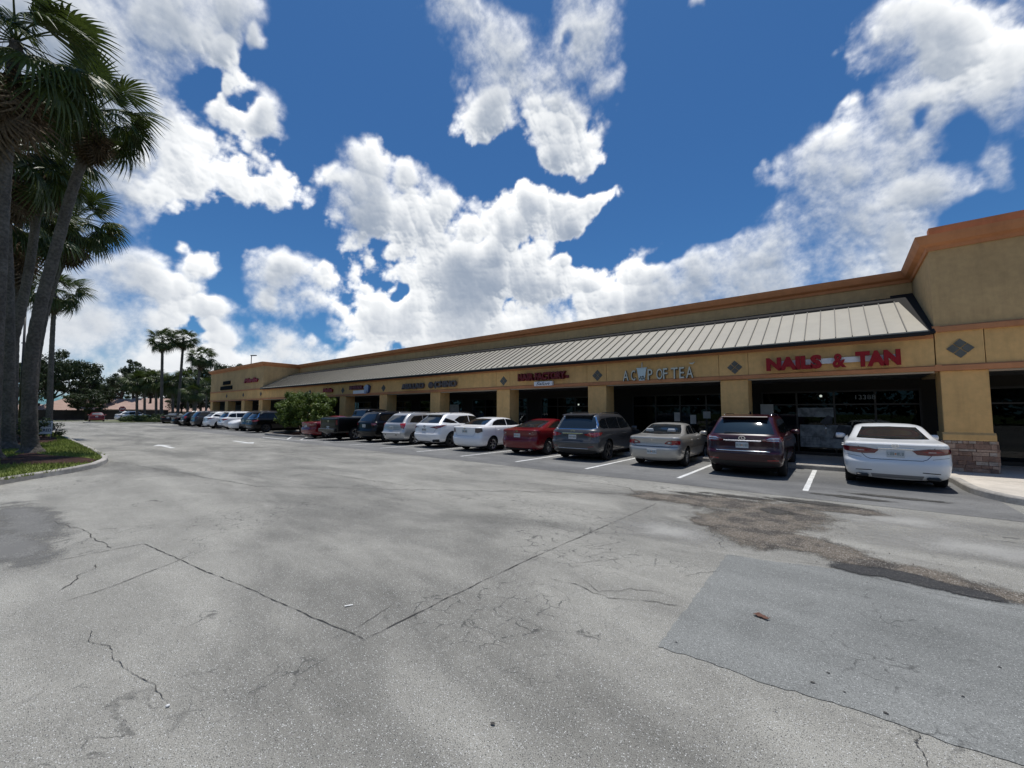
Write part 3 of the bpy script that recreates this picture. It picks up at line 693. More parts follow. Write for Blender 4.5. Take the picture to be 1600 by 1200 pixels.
# soffits, shopfront wall, interior
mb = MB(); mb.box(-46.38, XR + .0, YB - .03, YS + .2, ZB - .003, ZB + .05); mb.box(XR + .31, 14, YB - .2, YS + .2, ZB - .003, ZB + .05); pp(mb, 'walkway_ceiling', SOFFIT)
mb = MB(); mb.box(-46.38, XR - .04, YF + .06, YF + .12, ZB - .045, ZB + .0); mb.box(3.18, 14, YF + .12, YF + .2, ZB - .05, ZB + .0); pp(mb, 'lit_beam_edge', mat('beam_edge_light', (.42, .38, .32), .8))  # pale strips paint in the light caught along the beam underside
mb = MB(); mb.box(XL1, 14, YS + .02, YS + .25, 2.6, ZB + .0)
for a, b in COLS[:7]: mb.box(a - .05, b + .05, YS + .02, YS + .25, .147, 2.6)
mb.box(XR - .1, 3.3, YS + .02, YS + .25, .147, 2.6)
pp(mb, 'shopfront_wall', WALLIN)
mb = MB(); mb.box(XL1, 14, 27, 27.2, 0, 4); mb.box(XL1, 14, YS + .26, 27, .12, .14); mb.box(XL1, 14, YS + .26, 27, 2.96, 3.0)
for x in [XL1] + [COLS[k][0] for k in range(7)] + [XR, 14]: mb.box(x, x + .15, YS + .26, 27, .14, 2.96)
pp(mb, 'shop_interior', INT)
bays = [(COLS[0][1], XR)] + [(COLS[k + 1][1], COLS[k][0]) for k in range(6)]
for bi, (a, b) in enumerate(bays + [(3.2, 9.0)]):
    a += .06; b -= .06; npan = 4; wdt = (b - a) / npan
    mb = MB()
    for i in range(npan + 1): mb.box(a + i * wdt - .03, a + i * wdt + .03, YS - .03, YS + .04, .15, 2.6)
    mb.box(a, b, YS - .028, YS + .038, 2.53, 2.6); mb.box(a, b, YS - .028, YS + .038, .15, .27); mb.box(a, b, YS - .026, YS + .036, 2.05, 2.10)
    fo = mb.build('shop_window', FRAME); fo.parent = plaza; fo.matrix_parent_inverse = Matrix.Translation((22, -YF, 0))
    mb = MB(); mb.box(a, b, YS, YS + .008, .27, 2.53); po = mb.build('pane', PANE); po.parent = fo
    if bi in (0, 1, 3):
        mb = MB(); mb.tube([(a + 1.5 * wdt + .3, YS - .07, .95), (a + 1.5 * wdt + .3, YS - .07, 1.35)], .015, 6); ho = mb.build('door_handle', CHROME); ho.parent = fo
# building mass behind (roof deck)
ROOFW = mat('flat_roof', (.45, .45, .43), .9, var=[(.5, .1, 3)])
mb = MB(); mb.box(XL1 + .1, 14, 20.5, 40, 6.3, 6.42); mb.box(XL1 + .02, XL1 + .3, YF + .3, 40, 0, 6.4); mb.box(XL1, 14, 39.8, 40, 0, 6.3); pp(mb, 'flat_roof', ROOFW)
# diamonds of four tiles
def diamond(x, z, s, y):
    o = MB()
    for dx, dz in ((0, 1), (0, -1), (1, 0), (-1, 0)):
        h = s * .445; cx, cz = x + dx * s * .5, z + dz * s * .5
        o.prism([(cx - h, cz), (cx, cz - h), (cx + h, cz), (cx, cz + h)], 1, y, y + .03)
    return o
for a, b in COLS[:7]: pp(diamond((a + b) / 2 + .05, 3.40, .26, YF - .045), 'tile_diamond', TILE)
pp(diamond(2.68, 3.56, .285, YF - .045), 'tile_diamond', TILE)
# left block: upper wall, frieze, columns
mb = MB(); mb.box(XL1, XL0, YF, YF + .3, 4.16, 6.47); mb.box(XL0 - .3, XL0, YF + .3, 20.9, 2.9, 6.47); pp(mb, 'far_block_wall', STUCCO2)
mb = MB(); mb.box(XL1, XL0 + .02, YF - .07, YF + .1, 4.03, 4.15); mb.box(XL1, XL0 + .02, YF - .07, YF + .1, 2.95, 3.08); pp(mb, 'far_block_trim', ORANGE)
mb = MB(); mb.box(XL1, XL0, YF, YF + .8, 3.085, 4.025); pp(mb, 'far_block_frieze', STUCCO)
for x in (-46.9, -51.9, -57.3, -62.9): mb = MB(); mb.box(x - .5, x + .45, YF, YB, .147, 2.94); pp(mb, 'column', STUCCO)
for x in (-46.9, -51.9, -57.3): pp(diamond(x, 3.55, .24, YF - .04), 'tile_diamond', TILE)
mb = MB(); mb.box(XL1, XL0 - .01, YF + .31, 20.8, 2.9, 2.95); pp(mb, 'far_soffit', SOFFIT)
for x in (-31.5 - 5.5 * k for k in range(1)): pass
# soffit lights
LIT = mat('lit_lamp', (.9, .9, .85), .5, emit=(1, .93, .8), es=1.2)
for x, y in ((3.75, 17.3), (5.9, 17.3)):
    mb = MB(); mb.lathe([(.0, ZB - .02), (.10, ZB - .02), (.13, ZB - .004)], 'Z', (x, y, 0), 20); pp(mb, 'downlight', CHROME)

# ------------------------------------------------------------------ signs
YG = YF - .05
def sign(name, label, x, z, cat='sign'):
    return empty(name, (x, YG, z), 0, label, cat)
def letters(par, nm, txt, x, z, wd, ht, m, ext=.05, off=.0, y=0, **k):
    o = text(nm, txt, .4, m, par, (x - par.location.x, y - ext - .02, z - par.location.z), ext, off, wd, ht, **k); return o
s = sign('shop_sign', 'bright red block letters NAILS & TAN on a white raceway', -.2, 3.2)
letters(s, 'lettering', 'NAILS', -1.93, 3.18, 1.53, .45, RED, .06, .025, y=-.08); letters(s, 'lettering', '&', -.13, 3.18, .33, .44, RED, .065, .012, y=-.08); letters(s, 'lettering', 'TAN', .43, 3.17, 1.02, .47, RED, .06, .025, y=-.08)
mb = MB(); mb.box(-1.4, 1.55, -.055, -.01, .14, .31); mb.build('raceway', WHITE, s)
TEAC = mat('tea_letter', (.55, .56, .47), .5)
TEAD = mat('tea_return', (.05, .055, .05), .6)
s = sign('shop_sign', 'pale tall thin letters A CUP OF TEA with a cup drawn as the U', -5.7, 3.1)
for (tx, x, wd) in (('A', -7.19, .25), ('C', -6.83, .19), ('P', -6.12, .2), ('O', -5.76, .25), ('F', -5.49, .17), ('T', -5.18, .26), ('E', -4.86, .18), ('A', -4.61, .26)):
    letters(s, 'lettering', tx, x, 3.08, wd, .44, TEAD, .03, .012, y=0); letters(s, 'lettering', tx, x, 3.08, wd, .44, TEAC, .008, .002, y=-.065)
mb = MB(); mb.prism([(-.80, -.03), (-.885, .46), (-.485, .46), (-.57, -.03)], 1, -.06, -.01); mb.box(-.90, -.47, -.07, -.015, .465, .505); mb.tube([(-.68, -.04, .5), (-.66, -.04, .72)], .014, 6)
CUPM = mat('cup_face', (.55, .66, .66), .5); cup = mb.build('cup_emblem', CUPM, s)
mb = MB()
for dx, dz in ((-.76, .05), (-.67, .04), (-.59, .06), (-.72, .12), (-.63, .13)): mb.lathe([(.0, -.075), (.034, -.075), (.034, -.05)], 'Y', (dx, 0, dz), 10)
mb.build('tapioca_pearls', TEAD, cup)
mb = MB(); pts = [(1.19, .58), (1.25, .52), (1.33, .51), (1.42, .60), (1.33, .57), (1.26, .57)]; mb.prism(pts, 1, -.06, -.02); mb.build('leaf_accent', TEAC, s)
s = sign('shop_sign', 'dark red block letters HAIR FACTORY above a white Salon box', -11.4, 3.3)
letters(s, 'lettering', 'HAIR', -12.85, 3.32, .98, .38, DKRED, .07, .02, y=-.02); letters(s, 'lettering', 'FACTORY', -11.78, 3.32, 1.78, .38, DKRED, .07, .02, y=-.02)
mb = MB(); mb.box(-1.45, 1.5, -.03, -.0, .06, .2); mb.build('raceway', DKRED, s)
mb = MB(); mb.box(-.43, .65, -.16, -.01, -.27, -.05); bx_ = mb.build('salon_box', WHITE, s, bevel=.015)
NAVY = mat('navy_script', (.02, .03, .06), .5); t_ = text('lettering', 'Salon', .2, NAVY, bx_, (-.3, -.165, -.23), .004, 0, .8, .15, shear=.4)
GREYL = mat('grey_letter', (.10, .085, .085), .45); 
s = sign('shop_sign', 'grey letters ASIA LAO CHINO with a round emblem between the words', -20, 3.3)
letters(s, 'lettering', 'ASIA', -22.68, 3.22, 1.12, .36, GREYL, .07, .015); letters(s, 'lettering', 'LAO', -21.45, 3.22, 1.05, .36, GREYL, .07, .015); letters(s, 'lettering', 'CHINO', -19.3, 3.22, 1.85, .38, GREYL, .07, .015)
mb = MB(); mb.lathe([(0, -.1), (.2, -.1), (.2, -.02)], 'Y', (.2, 0, .1), 20); mb.build('emblem', GREYL, s)
BLUE = mat('sign_blue', (.03, .05, .13), .5); PALEB = mat('emblem_blue', (.32, .40, .52), .5)
s = sign('shop_sign', 'dark red letters over a small white panel with a pale blue figure', -28, 3.3)
letters(s, 'lettering', 'SHEAR', -29.28, 3.40, 1.9, .30, DKRED, .06, .02); mb = MB(); mb.box(-.75, .75, -.1, -.01, -.22, .03); mb.build('panel', WHITE, s)
mb = MB(); mb.prism([(.85, -.25), (.8, .1), (.7, .2), (.9, .35), (1.1, .42), (1.3, .35), (1.35, .1), (1.25, -.2), (1.1, .05), (1.0, -.25)], 1, -.12, -.02); em = mb.build('emblem', PALEB, s)
mb = MB(); mb.prism([(1.3, -.2), (1.42, -.1), (1.5, .3), (1.36, .38)], 1, -.14, -.02); mb.build('emblem_edge', BLUE, em)
s = sign('shop_sign', 'small dark red script letters beside the bush top', -32.6, 3.4)
letters(s, 'lettering', 'Nails', -33.4, 3.32, 1.5, .34, RED, .05, .02)
s = empty('shop_sign', (-49.6, YF - .03, 4.9), 0, 'red slanted letters on the upper wall of the far block', 'sign'); text('lettering', 'Marlin', .4, RED, s, (-2.0, -.06, -.05), .05, .03, 3.9, .5, shear=.25)
s = empty('shop_sign', (-57.4, YF - .03, 4.5), 0, 'two stacked black sign panels on the far block wall', 'sign')
MATB = mat('matte_black_panel', (.008, .010, .010), .95, spec=.1)
mb = MB(); mb.box(-1.2, 1.2, -.08, 0, .42, .85); mb.build('panel', MATB, s); mb = MB(); mb.box(-2.1, 1.9, -.08, 0, -.2, .25); mb.build('panel', MATB, s)
# shopfront posters, numbers, lamps
PAPER = mat('paper', (.5, .5, .48), .7, var=[(3, .1, 3)]); GRY = mat('poster_grey', (.20, .22, .23), .6, var=[(4, .5, 4)]); DKP = mat('poster_dark', (.05, .055, .065), .6, var=[(5, .5, 3)])
def poster(label, x0, x1, z0, z1, parts, y=YS - .045):
    e = empty('poster', ((x0 + x1) / 2, y, z0), 0, label, 'poster'); w2 = (x1 - x0) / 2
    mb = MB(); mb.box(-w2, w2, -.006, 0, 0, z1 - z0); mb.build('sheet', PAPER if parts == 0 else GRY, e)
    if parts == 2:
        mb = MB(); mb.prism([(-.15, .95), (.1, 1.22), (.25, 1.15), (.22, .9), (0, .85)], 1, -.012, -.007); mb.prism([(.2, .35), (.75, .3), (.78, .8), (.4, .85)], 1, -.012, -.007); mb.build('picture', DKP, e)
        mb = MB()
        for i in range(6): mb.box(-.75 + i * .12, -.74 + i * .12, -.012, -.007, .1, .42)
        for i in range(4): mb.box(-.75, -.14, -.0125, -.007, .1 + i * .1, .108 + i * .1)
        mb.build('price_grid', DKP, e)
    return e
poster('white opening hours sheet taped at left of the nail shop window', -3.0 + .45, -2.1, 1.55, 2.1, 0)
poster('grey banner picture in the nail shop window above the large poster', -1.3, -.2, 1.6, 1.95, 1)
poster('large pale poster with a picture and price grid in nail shop window', -1.25, .3, .45, 1.3, 2)
poster('left white notice in the tea shop window', -6.0, -5.75, 1.35, 1.75, 0); poster('middle white notice in the tea shop window', -5.3, -5.05, 1.25, 1.65, 0); poster('right white notice in the tea shop window', -4.75, -4.45, 1.5, 1.8, 0)
poster('upper white notice in the window under the ASIA LAO sign', -22.0, -21.6, 2.0, 2.3, 0); poster('wide red and white notice in the window under ASIA LAO sign', -21.2, -20.3, 1.6, 2.25, 0)
nb = empty('door_number', (.1, YS - .05, 2.2), 0, 'white street number above the nail shop door', 'number'); text('lettering', '13388', .2, GRY, nb, (.35, -.01, .05), .004, 0, .55, .16)
for k, (x, y) in enumerate([(-6.2, 21.5), (-5.3, 22.5), (-4.6, 24)]):
    o = empty('ceiling_light', (x, y, 2.9), 0, ['nearest oval ceiling light inside the tea shop', 'middle oval ceiling light inside the tea shop', 'deepest oval ceiling light inside the tea shop'][k], 'lamp', 'oval ceiling lights in the tea shop')
    mb = MB(); mb.lathe([(0, -.05), (.33, -.05), (.36, 0), (.34, .05)], 'Z', (0, 0, 0), 20); mb.build('lamp_disc', LIT, o)
for k, (x, y, z) in enumerate([(-.6, 21, 2.45), (-11.9, 21, 2.2), (-11.1, 21, 2.25)]):
    o = empty('bulb_light', (x, y, z), 0, ['small lit round bulb inside the nail shop', 'left small lit bulb inside the hair salon', 'right small lit bulb inside the hair salon'][k], 'lamp')
    mb = MB(); mb.lathe([(.0, -.05), (.035, -.035), (.05, 0), (.035, .035), (.0, .05)], 'Z', (0, 0, 0), 12); mb.build('bulb', mat('bulb', (1, 1, 1), .5, emit=(1, .95, .85), es=4), o)
    mb = MB(); mb.tube([(0, 0, .05), (0, 0, 2.95 - z)], .008, 5); mb.build('cord', BLACKP, o)
# ------------------------------------------------------------------ cars
def lerp(a, b, t): return a + (b - a) * t
def plan(yr, yf, w_, ax, ay, fx, fy, bow=.05, fbow=.12, taper=0.0, nA=5, nC=5, nS=30):
    """half outline from rear centre to front centre"""
    pts = []
    for i in range(nA):
        x = (w_ - ax) * i / nA; pts.append((x, yr + bow * (x / w_) ** 2))
    cyy = yr + bow * ((w_ - ax) / w_) ** 2
    for i in range(nC + 1):
        a = math.pi / 2 * i / nC; pts.append((w_ - ax + ax * math.sin(a), cyy + ay * (1 - math.cos(a))))
    y0 = cyy + ay; y1 = yf - fbow * ((w_ - fx) / w_) ** 2 - fy
    for i in range(1, nS): pts.append((w_ * (1 + taper * math.sin(math.pi * i / nS)), lerp(y0, y1, i / nS)))
    for i in range(nC + 1):
        a = math.pi / 2 * i / nC; pts.append((w_ - fx + fx * math.cos(a), y1 + fy * math.sin(a)))
    for i in range(nA, -1, -1):
        if i < nA: x = (w_ - fx) * i / nA; pts.append((x, yf - fbow * (x / w_) ** 2))
    return pts
def sedan(L, W, H, deck=1.02, gy=.74, ry=1.65, cy=1.45, fy=2.1, belt=.93, rr=.42, lip=.0, roofw=.66, lowz=.20):
    w_ = W / 2; S = []
    def a(z, yr, yf, k, ax=.3, ay=.22, fx=.5, fyy=.45, bow=.07, fb=.16): S.append((z, yr, yf, k * w_, ax * W / 2 * 1.6 * rr / .42, ay * rr / .42 * 1.3, fx * w_, fyy, bow, fb))
    a(lowz, .20, L - .25, .86); a(lowz + .07, .07, L - .08, .93); a(.42, .015, L - .01, .97); a(.56, .0, L, .99); a(.63, .02, L - .01, 1.0)
    a(.67, .06, L - .02, 1.0); a(.78, .075, L - .08, 1.0); a(deck - .12, .07, L - .42, .985); a(deck - .035, .04 - lip, L - .9, .962, .26, .2)
    a(deck, .08 - lip, L - 1.12, .93, .25, .2); a(deck + .02, .32, L - cy + .14, .90, .25, .22); gz = deck + .045; a(gz, gy, L - cy, .865, .25, .25, .35, .3)
    tz = H - .055
    for t in (.3, .62, .88): a(lerp(gz, tz, t), lerp(gy, ry, t ** .93), L - lerp(cy, fy + .0, t), lerp(.855, roofw + .035, t), .24, .22, .3, .25, .05, .1)
    rl = L - fy - ry; a(tz, ry + .05, L - fy - .06, roofw, .3, .2, .3, .2); a(H - .018, ry + .2 * rl, L - fy - .22 * rl, roofw * .82, .35, .15, .35, .15); a(H, ry + .38 * rl, L - fy - .40 * rl, roofw * .42, .2, .05, .2, .05)
    return S
def suv(L, W, H, belt=1.1, ry=.55, cy=1.25, fy=1.9, rr=.42, roofw=.72, lowz=.24, gy=.16, bz=.62):
    w_ = W / 2; S = []
    def a(z, yr, yf, k, ax=.3, ay=.2, fx=.45, fyy=.4, bow=.07, fb=.14): S.append((z, yr, yf, k * w_, ax * W / 2 * 1.5 * rr / .42, ay * rr / .42 * 1.2, fx * w_, fyy, bow, fb))
    a(lowz, .22, L - .25, .86); a(lowz + .09, .08, L - .08, .94); a(bz - .12, .02, L - .01, .975); a(bz, .0, L, .99); a(bz + .06, .015, L, 1.0)
    a(bz + .10, .055, L, 1.0); a(.86, .07, L - .04, 1.0); a(belt - .12, .075, L - .35, .985); a(belt - .03, .09, L - .85, .965); a(belt, .11, L - 1.05, .94)
    a(belt + .04, gy, L - cy, .905, .26, .2); tz = H - .07
    for t in (.3, .62, .9): a(lerp(belt + .04, tz, t), lerp(gy, ry, t ** 1.15), L - lerp(cy, fy, t), lerp(.89, roofw + .03, t), .22, .18, .3, .25, .05, .1)
    a(tz, ry + .02, L - fy - .06, roofw, .25, .18, .3, .2); a(H - .025, ry + .18, L - fy - .3, roofw * .86, .3, .2, .35, .2); a(H, ry + .6, L - fy - .7, roofw * .5, .3, .2, .3, .2)
    return S
def shell(S):
    bm = bmesh.new(); rings = []
    for (z, yr, yf, w_, ax, ay, fx, fy, bow, fb) in S:
        h = plan(yr, yf, w_, min(ax, w_ * .8), ay, min(fx, w_ * .8), fy, bow, fb)
        full = h + [(-x, y) for x, y in reversed(h[1:-1])]
        rings.append([bm.verts.new((x, y, z)) for x, y in full])
    n = len(rings[0])
    for i in range(len(rings) - 1):
        for k in range(n): bm.faces.new((rings[i][k], rings[i][(k + 1) % n], rings[i + 1][(k + 1) % n], rings[i + 1][k]))
    # caps as strips across the car
    for R_, flip in ((rings[0], True), (rings[-1], False)):
        h = n // 2
        for i in range(h):
            a, b, c, d = R_[i], R_[i + 1], R_[(n - i - 1) % n], R_[(n - i) % n]
            vs = [v for j, v in enumerate((a, b, c, d)) if v not in (a, b, c, d)[:j]]
            if len(vs) >= 3: bm.faces.new(vs if not flip else list(reversed(vs)))
    bmesh.ops.recalc_face_normals(bm, faces=bm.faces[:])
    me = bpy.data.meshes.new('shell'); bm.to_mesh(me); bm.free()
    o = bpy.data.objects.new('tmp', me); COL.objects.link(o); md = o.modifiers.new('s', 'SUBSURF'); md.levels = 1; md.render_levels = 1
    dg = bpy.context.evaluated_depsgraph_get(); m2 = bpy.data.meshes.new_from_object(o.evaluated_get(dg)); bpy.data.objects.remove(o); bpy.data.meshes.remove(me)
    return m2
def cut_wells(me, W, axles, r, mats):
    mb = MB()
    for y in axles:
        for s in (-1, 1): mb.lathe([(r, s * (W / 2 - .30)), (r, s * (W / 2 + .3))], 'X', (0, y, r * .92 + .0), 40)
    bm = mb.bm
    bmesh.ops.holes_fill(bm, edges=[e for e in bm.edges if e.is_boundary]); bmesh.ops.recalc_face_normals(bm, faces=bm.faces[:])
    cm = bpy.data.meshes.new('c'); bm.to_mesh(cm); bm.free(); cm.materials.append(mats[0]); cm.materials.append(WELL)
    for p in cm.polygons: p.material_index = 1
    co = bpy.data.objects.new('c', cm); COL.objects.link(co)
    me.materials.clear(); me.materials.append(mats[0]); me.materials.append(WELL)
    o = bpy.data.objects.new('tmp', me); COL.objects.link(o); md = o.modifiers.new('b', 'BOOLEAN'); md.operation = 'DIFFERENCE'; md.object = co; md.solver = 'EXACT'
    md.material_mode = 'TRANSFER' if hasattr(md, 'material_mode') else None
    dg = bpy.context.evaluated_depsgraph_get(); m2 = bpy.data.meshes.new_from_object(o.evaluated_get(dg))
    bpy.data.objects.remove(o); bpy.data.objects.remove(co); bpy.data.meshes.remove(cm); bpy.data.meshes.remove(me)
    for p in m2.polygons: p.use_smooth = p.material_index == 0
    m2.set_sharp_from_angle(angle=rad(38)); return m2
class Car:
    def __init__(s, name, cat, label, L, W, S, pm, axles, wr=.335, group='cars parked nose-in along the shopping strip', rim=ALLOY, spokes=5, lower=None, whmat=None):
        s.L, s.W, s.pm = L, W, pm
        s.e = empty(name, (0, 0, 0), 0, label, cat, group)
        me = shell(S); bm = bmesh.new(); bm.from_mesh(me); s.bvh = BVHTree.FromBMesh(bm); bm.free()
        s.H = S[-1][0]
        me = cut_wells(me, W, axles, wr + .045, [pm]); me.name = 'body'
        s.body = bpy.data.objects.new('body', me); COL.objects.link(s.body); s.body.parent = s.e
        for y in axles:
            for sd in (-1, 1): s.wheel(sd * (W / 2 - .125), y, wr, sd, rim, spokes)
        # underside pan
        mb = MB(); mb.box(-W / 2 + .2, W / 2 - .2, .35, L - .35, .17, .26); s.add(mb, 'underbody', WELL)
    def add(s, mb, name, m, parent=None, **k): return mb.build(name, m, parent or s.e, **k)
    def wheel(s, x, y, r, sd, rim, sp):
        w0 = empty('wheel', (x, y, r)); w0.parent = s.e; hw = .105
        mb = MB(); rr = r * .66
        mb.lathe([(rr, -hw), (r * .90, -hw), (r * .97, -hw * .8), (r, -hw * .5), (r, hw * .5), (r * .97, hw * .8), (r * .90, hw), (rr, hw)], 'X', n=32, close=True)
        mb.build('tyre', RUBBER, w0)
        mb = MB(); f = hw * .85 * sd
        mb.lathe([(rr + .002, -hw * .9 * sd), (rr + .002, f), (rr * .92, f - .012 * sd), (rr * .90, f - .05 * sd), (rr * .88, -hw * .9 * sd)], 'X', n=32)
        for k in range(sp):
            a = 2 * math.pi * k / sp; M = Matrix.Rotation(a, 4, 'X'); xx = sorted((f - .035 * sd, f - .008 * sd))
            hw_ = .30 / sp if sp < 8 else .16 / sp * 1.4
            mb.box(xx[0], xx[1], -hw_ * rr * 2.2, hw_ * rr * 2.2, rr * .12, rr * .95, M=M)
        mb.lathe([(0, f - .0 * sd), (rr * .2, f - .006 * sd), (rr * .24, f - .03 * sd)], 'X', n=16)
        mb.build('rim', rim, w0, sharp=rad(35))
        mb = MB(); mb.lathe([(0, f - .075 * sd), (rr * .9, f - .07 * sd)], 'X', n=24); mb.build('brake_disc', BLACKP, w0)
    def hit(s, view, u, v, sd=1):
        if view == 'R': o, d = Vector((u, -3, v)), Vector((0, 1, 0))
        elif view == 'F': o, d = Vector((u, s.L + 3, v)), Vector((0, -1, 0))
        elif view == 'S': o, d = Vector((3 * sd, u, v)), Vector((-sd, 0, 0))
        elif view == 'D': o, d = Vector((sd * (u * .70711 + 3), u * .70711 - 3, v)), Vector((-sd * .70711, .70711, 0))
        else: o, d = Vector((u, v, 4)), Vector((0, 0, -1))
        loc, nn, i, dist = s.bvh.ray_cast(o, d)
        return loc, nn, d
    def patch(s, name, m, view, poly, sd=1, off=.005, step=.04, parent=None, mirror=False):
        """outline in a view projected on to the body, standing off by a few mm"""
        if mirror: poly = [(-a, b) for a, b in poly]
        bm = bmesh.new(); f = bm.faces.new([bm.verts.new((a, b, 0)) for a, b in poly])
        xs = [p[0] for p in poly]; ys = [p[1] for p in poly]
        for ax, lo, hi in ((0, min(xs), max(xs)), (1, min(ys), max(ys))):
            n = int((hi - lo) / step)
            for i in range(1, n + 1):
                c = lo + (hi - lo) * i / (n + 1); co = [0, 0, 0]; co[ax] = c; no = [0, 0, 0]; no[ax] = 1
                bmesh.ops.bisect_plane(bm, geom=bm.verts[:] + bm.edges[:] + bm.faces[:], plane_co=co, plane_no=no)
        bad = []
        for v in bm.verts:
            loc, nn, d = s.hit(view, v.co.x, v.co.y, sd)
            if loc is None: bad.append(v); continue
            v.co = loc + nn * off
        if bad: bmesh.ops.delete(bm, geom=bad, context='VERTS')
        for f in bm.faces: f.smooth = True
        # give the pane an edge down to the body
        bmesh.ops.recalc_face_normals(bm, faces=bm.faces[:])
        me = bpy.data.meshes.new(name); bm.to_mesh(me); bm.free()
        if me.polygons:
            o = link(name, me, m, parent or s.e)
            # outward normals
            c = sum((p.normal for p in me.polygons), Vector()); dd = {'R': Vector((0, -1, 0)), 'F': Vector((0, 1, 0)), 'S': Vector((sd, 0, 0)), 'D': Vector((sd, -1, 0)), 'T': Vector((0, 0, 1))}[view]
            if c.dot(dd) < 0: me.flip_normals()
            return o
    def strip(s, name, m, view, pts, wd=.008, sd=1, off=.004, parent=None, close=False):
        mb = MB(); pts = [Vector(p) for p in pts]
        if close: pts = pts + [pts[0]]
        dense = []
        for a, b in zip(pts, pts[1:]):
            n = max(1, int((b - a).length / .05)); dense += [a.lerp(b, i / n) for i in range(n)]
        dense.append(pts[-1]); prev = None
        for i, p in enumerate(dense):
            d = (dense[min(i + 1, len(dense) - 1)] - dense[max(0, i - 1)]).normalized(); nn = Vector((-d.y, d.x)) * wd / 2
            q = []
            for t in (p - nn, p + nn):
                loc, no, dd = s.hit(view, t.x, t.y, sd)
                q.append(None if loc is None else mb.bm.verts.new(loc + no * off))
            if prev and None not in prev and None not in q: mb.bm.faces.new((prev[0], prev[1], q[1], q[0]))
            prev = q
        return mb.build(name, m, parent or s.e)
    def lamp(s, name, m, rear, side, off=.010, parents=None):
        """a lens that wraps round the corner: rear points (x, z) then side points (y, z)"""
        out = []
        for i, sd in enumerate((1, -1)):
            hr = lambda x, z: (s.hit('R', x, z)[0] or Vector((0, .12, 0))).y
            hs = lambda y, z: abs((s.hit('S', y, z, 1)[0] or Vector((s.W / 2 - .06, 0, 0))).x)
            pl = [((x + hr(x, z)) * .70711, z) for x, z in rear] + [((y + hs(y, z)) * .70711, z) for y, z in side]
            out.append(s.patch(name, m, 'D', pl, sd=sd, off=off, parent=parents[i] if parents else None))
        return out
    def both(s, name, m, view, poly, **k):
        """mirrored pair"""
        if view == 'S': return [s.patch(name, m, 'S', poly, sd=sd, **k) for sd in (1, -1)]
        return [s.patch(name, m, view, poly, **k), s.patch(name, m, view, poly, mirror=True, **k)]
    def plate(s, z, y=None, x=0):
        loc, nn, d = s.hit('R', x, z); y = loc.y - .014
        mb = MB(); mb.box(x - .152, x + .152, y - .004, y + .03, z - .076, z + .076); o = s.add(mb, 'license_plate', PLATE, bevel=.003)
        mb = MB(); r = random.Random(int(z * 1000 + s.W * 777))
        for k in (-3, -2, -1, 1, 2, 3):
            mb.box(x + k * .04 - .013 - (.0 if k < 0 else .0), x + k * .04 + .013, y - .007, y - .0045, z - .03, z - .022); mb.box(x + k * .04 - .013, x + k * .04 - .006, y - .007, y - .0045, z - .022, z + .034)
            if r.random() > .4: mb.box(x + k * .04 + .005, x + k * .04 + .013, y - .007, y - .0045, z - .022, z + .034)
        mb.build('plate_characters', PLATET, o)
        mb = MB(); mb.lathe([(0, y - .0065), (.018, y - .0065), (.018, y - .0045)], 'Y', (x, 0, z), 10); mb.build('plate_emblem', PLATEO, o); return o
    def mirror(s, y, z, m=None, out=.0):
        for sd in (1, -1):
            loc, nn, d = s.hit('S', y, z, sd); x = abs(loc.x)
            mb = MB(); prof = [(0, -.05, .02), (.06, -.075, .05), (.17, -.085, .06), (.22, -.06, .045), (.235, -.0, .01)]
            n = 12; rings = []
            for dx, b, c in prof:
                rings.append([mb.bm.verts.new((sd * (x + dx - .02), y + math.sin(2 * math.pi * k / n) * (.075 if 0 < dx < .23 else .035), z + .05 + math.cos(2 * math.pi * k / n) * (.06 + c * .3 if 0 < dx < .23 else .03))) for k in range(n)])
            for i in range(len(rings) - 1):
                for k in range(n): mb.bm.faces.new((rings[i][k], rings[i][(k + 1) % n], rings[i + 1][(k + 1) % n], rings[i + 1][k])).smooth = True
            mb.bm.faces.new(rings[0]); mb.bm.faces.new(rings[-1]); s.add(mb, 'side_mirror', m or s.pm)
    def badge(s, x, z, rx, rz, kind, m=CHROME, view='R'):
        loc, nn, d = s.hit(view, x, z); sg = -1 if view == 'R' else 1; y = loc.y + sg * .006; mb = MB(); n = 24
        A, B = [], []
        for k in range(n):
            a = 2 * math.pi * k / n; A.append(mb.bm.verts.new((x + rx * math.cos(a), y, z + rz * math.sin(a)))); B.append(mb.bm.verts.new((x + rx * .76 * math.cos(a), y, z + rz * .72 * math.sin(a))))
        for k in range(n): mb.bm.faces.new((A[k], A[(k + 1) % n], B[(k + 1) % n], B[k]))
        if kind == 'L': mb.box(x - rx * .2, x - rx * .02, y - .003, y, z - rz * .4, z + rz * .6); mb.box(x - rx * .2, x + rx * .5, y - .0035, y, z - rz * .45, z - rz * .2)
        if kind == 'T': mb.box(x - rx * .55, x + rx * .55, y - .003, y, z + rz * .1, z + rz * .32); mb.box(x - rx * .12, x + rx * .12, y - .0035, y, z - rz * .7, z + rz * .3)
        if kind == 'H': mb.box(x - rx * .4, x - rx * .2, y - .003, y, z - rz * .6, z + rz * .6); mb.box(x + rx * .2, x + rx * .4, y - .003, y, z - rz * .6, z + rz * .6); mb.box(x - rx * .3, x + rx * .3, y - .0035, y, z - rz * .12, z + rz * .12)
        if kind == 'bar': mb.box(x - rx * 1.25, x + rx * 1.25, y - .004, y, z - rz * .22, z + rz * .22)
        return s.add(mb, 'badge', m, fixn=True)
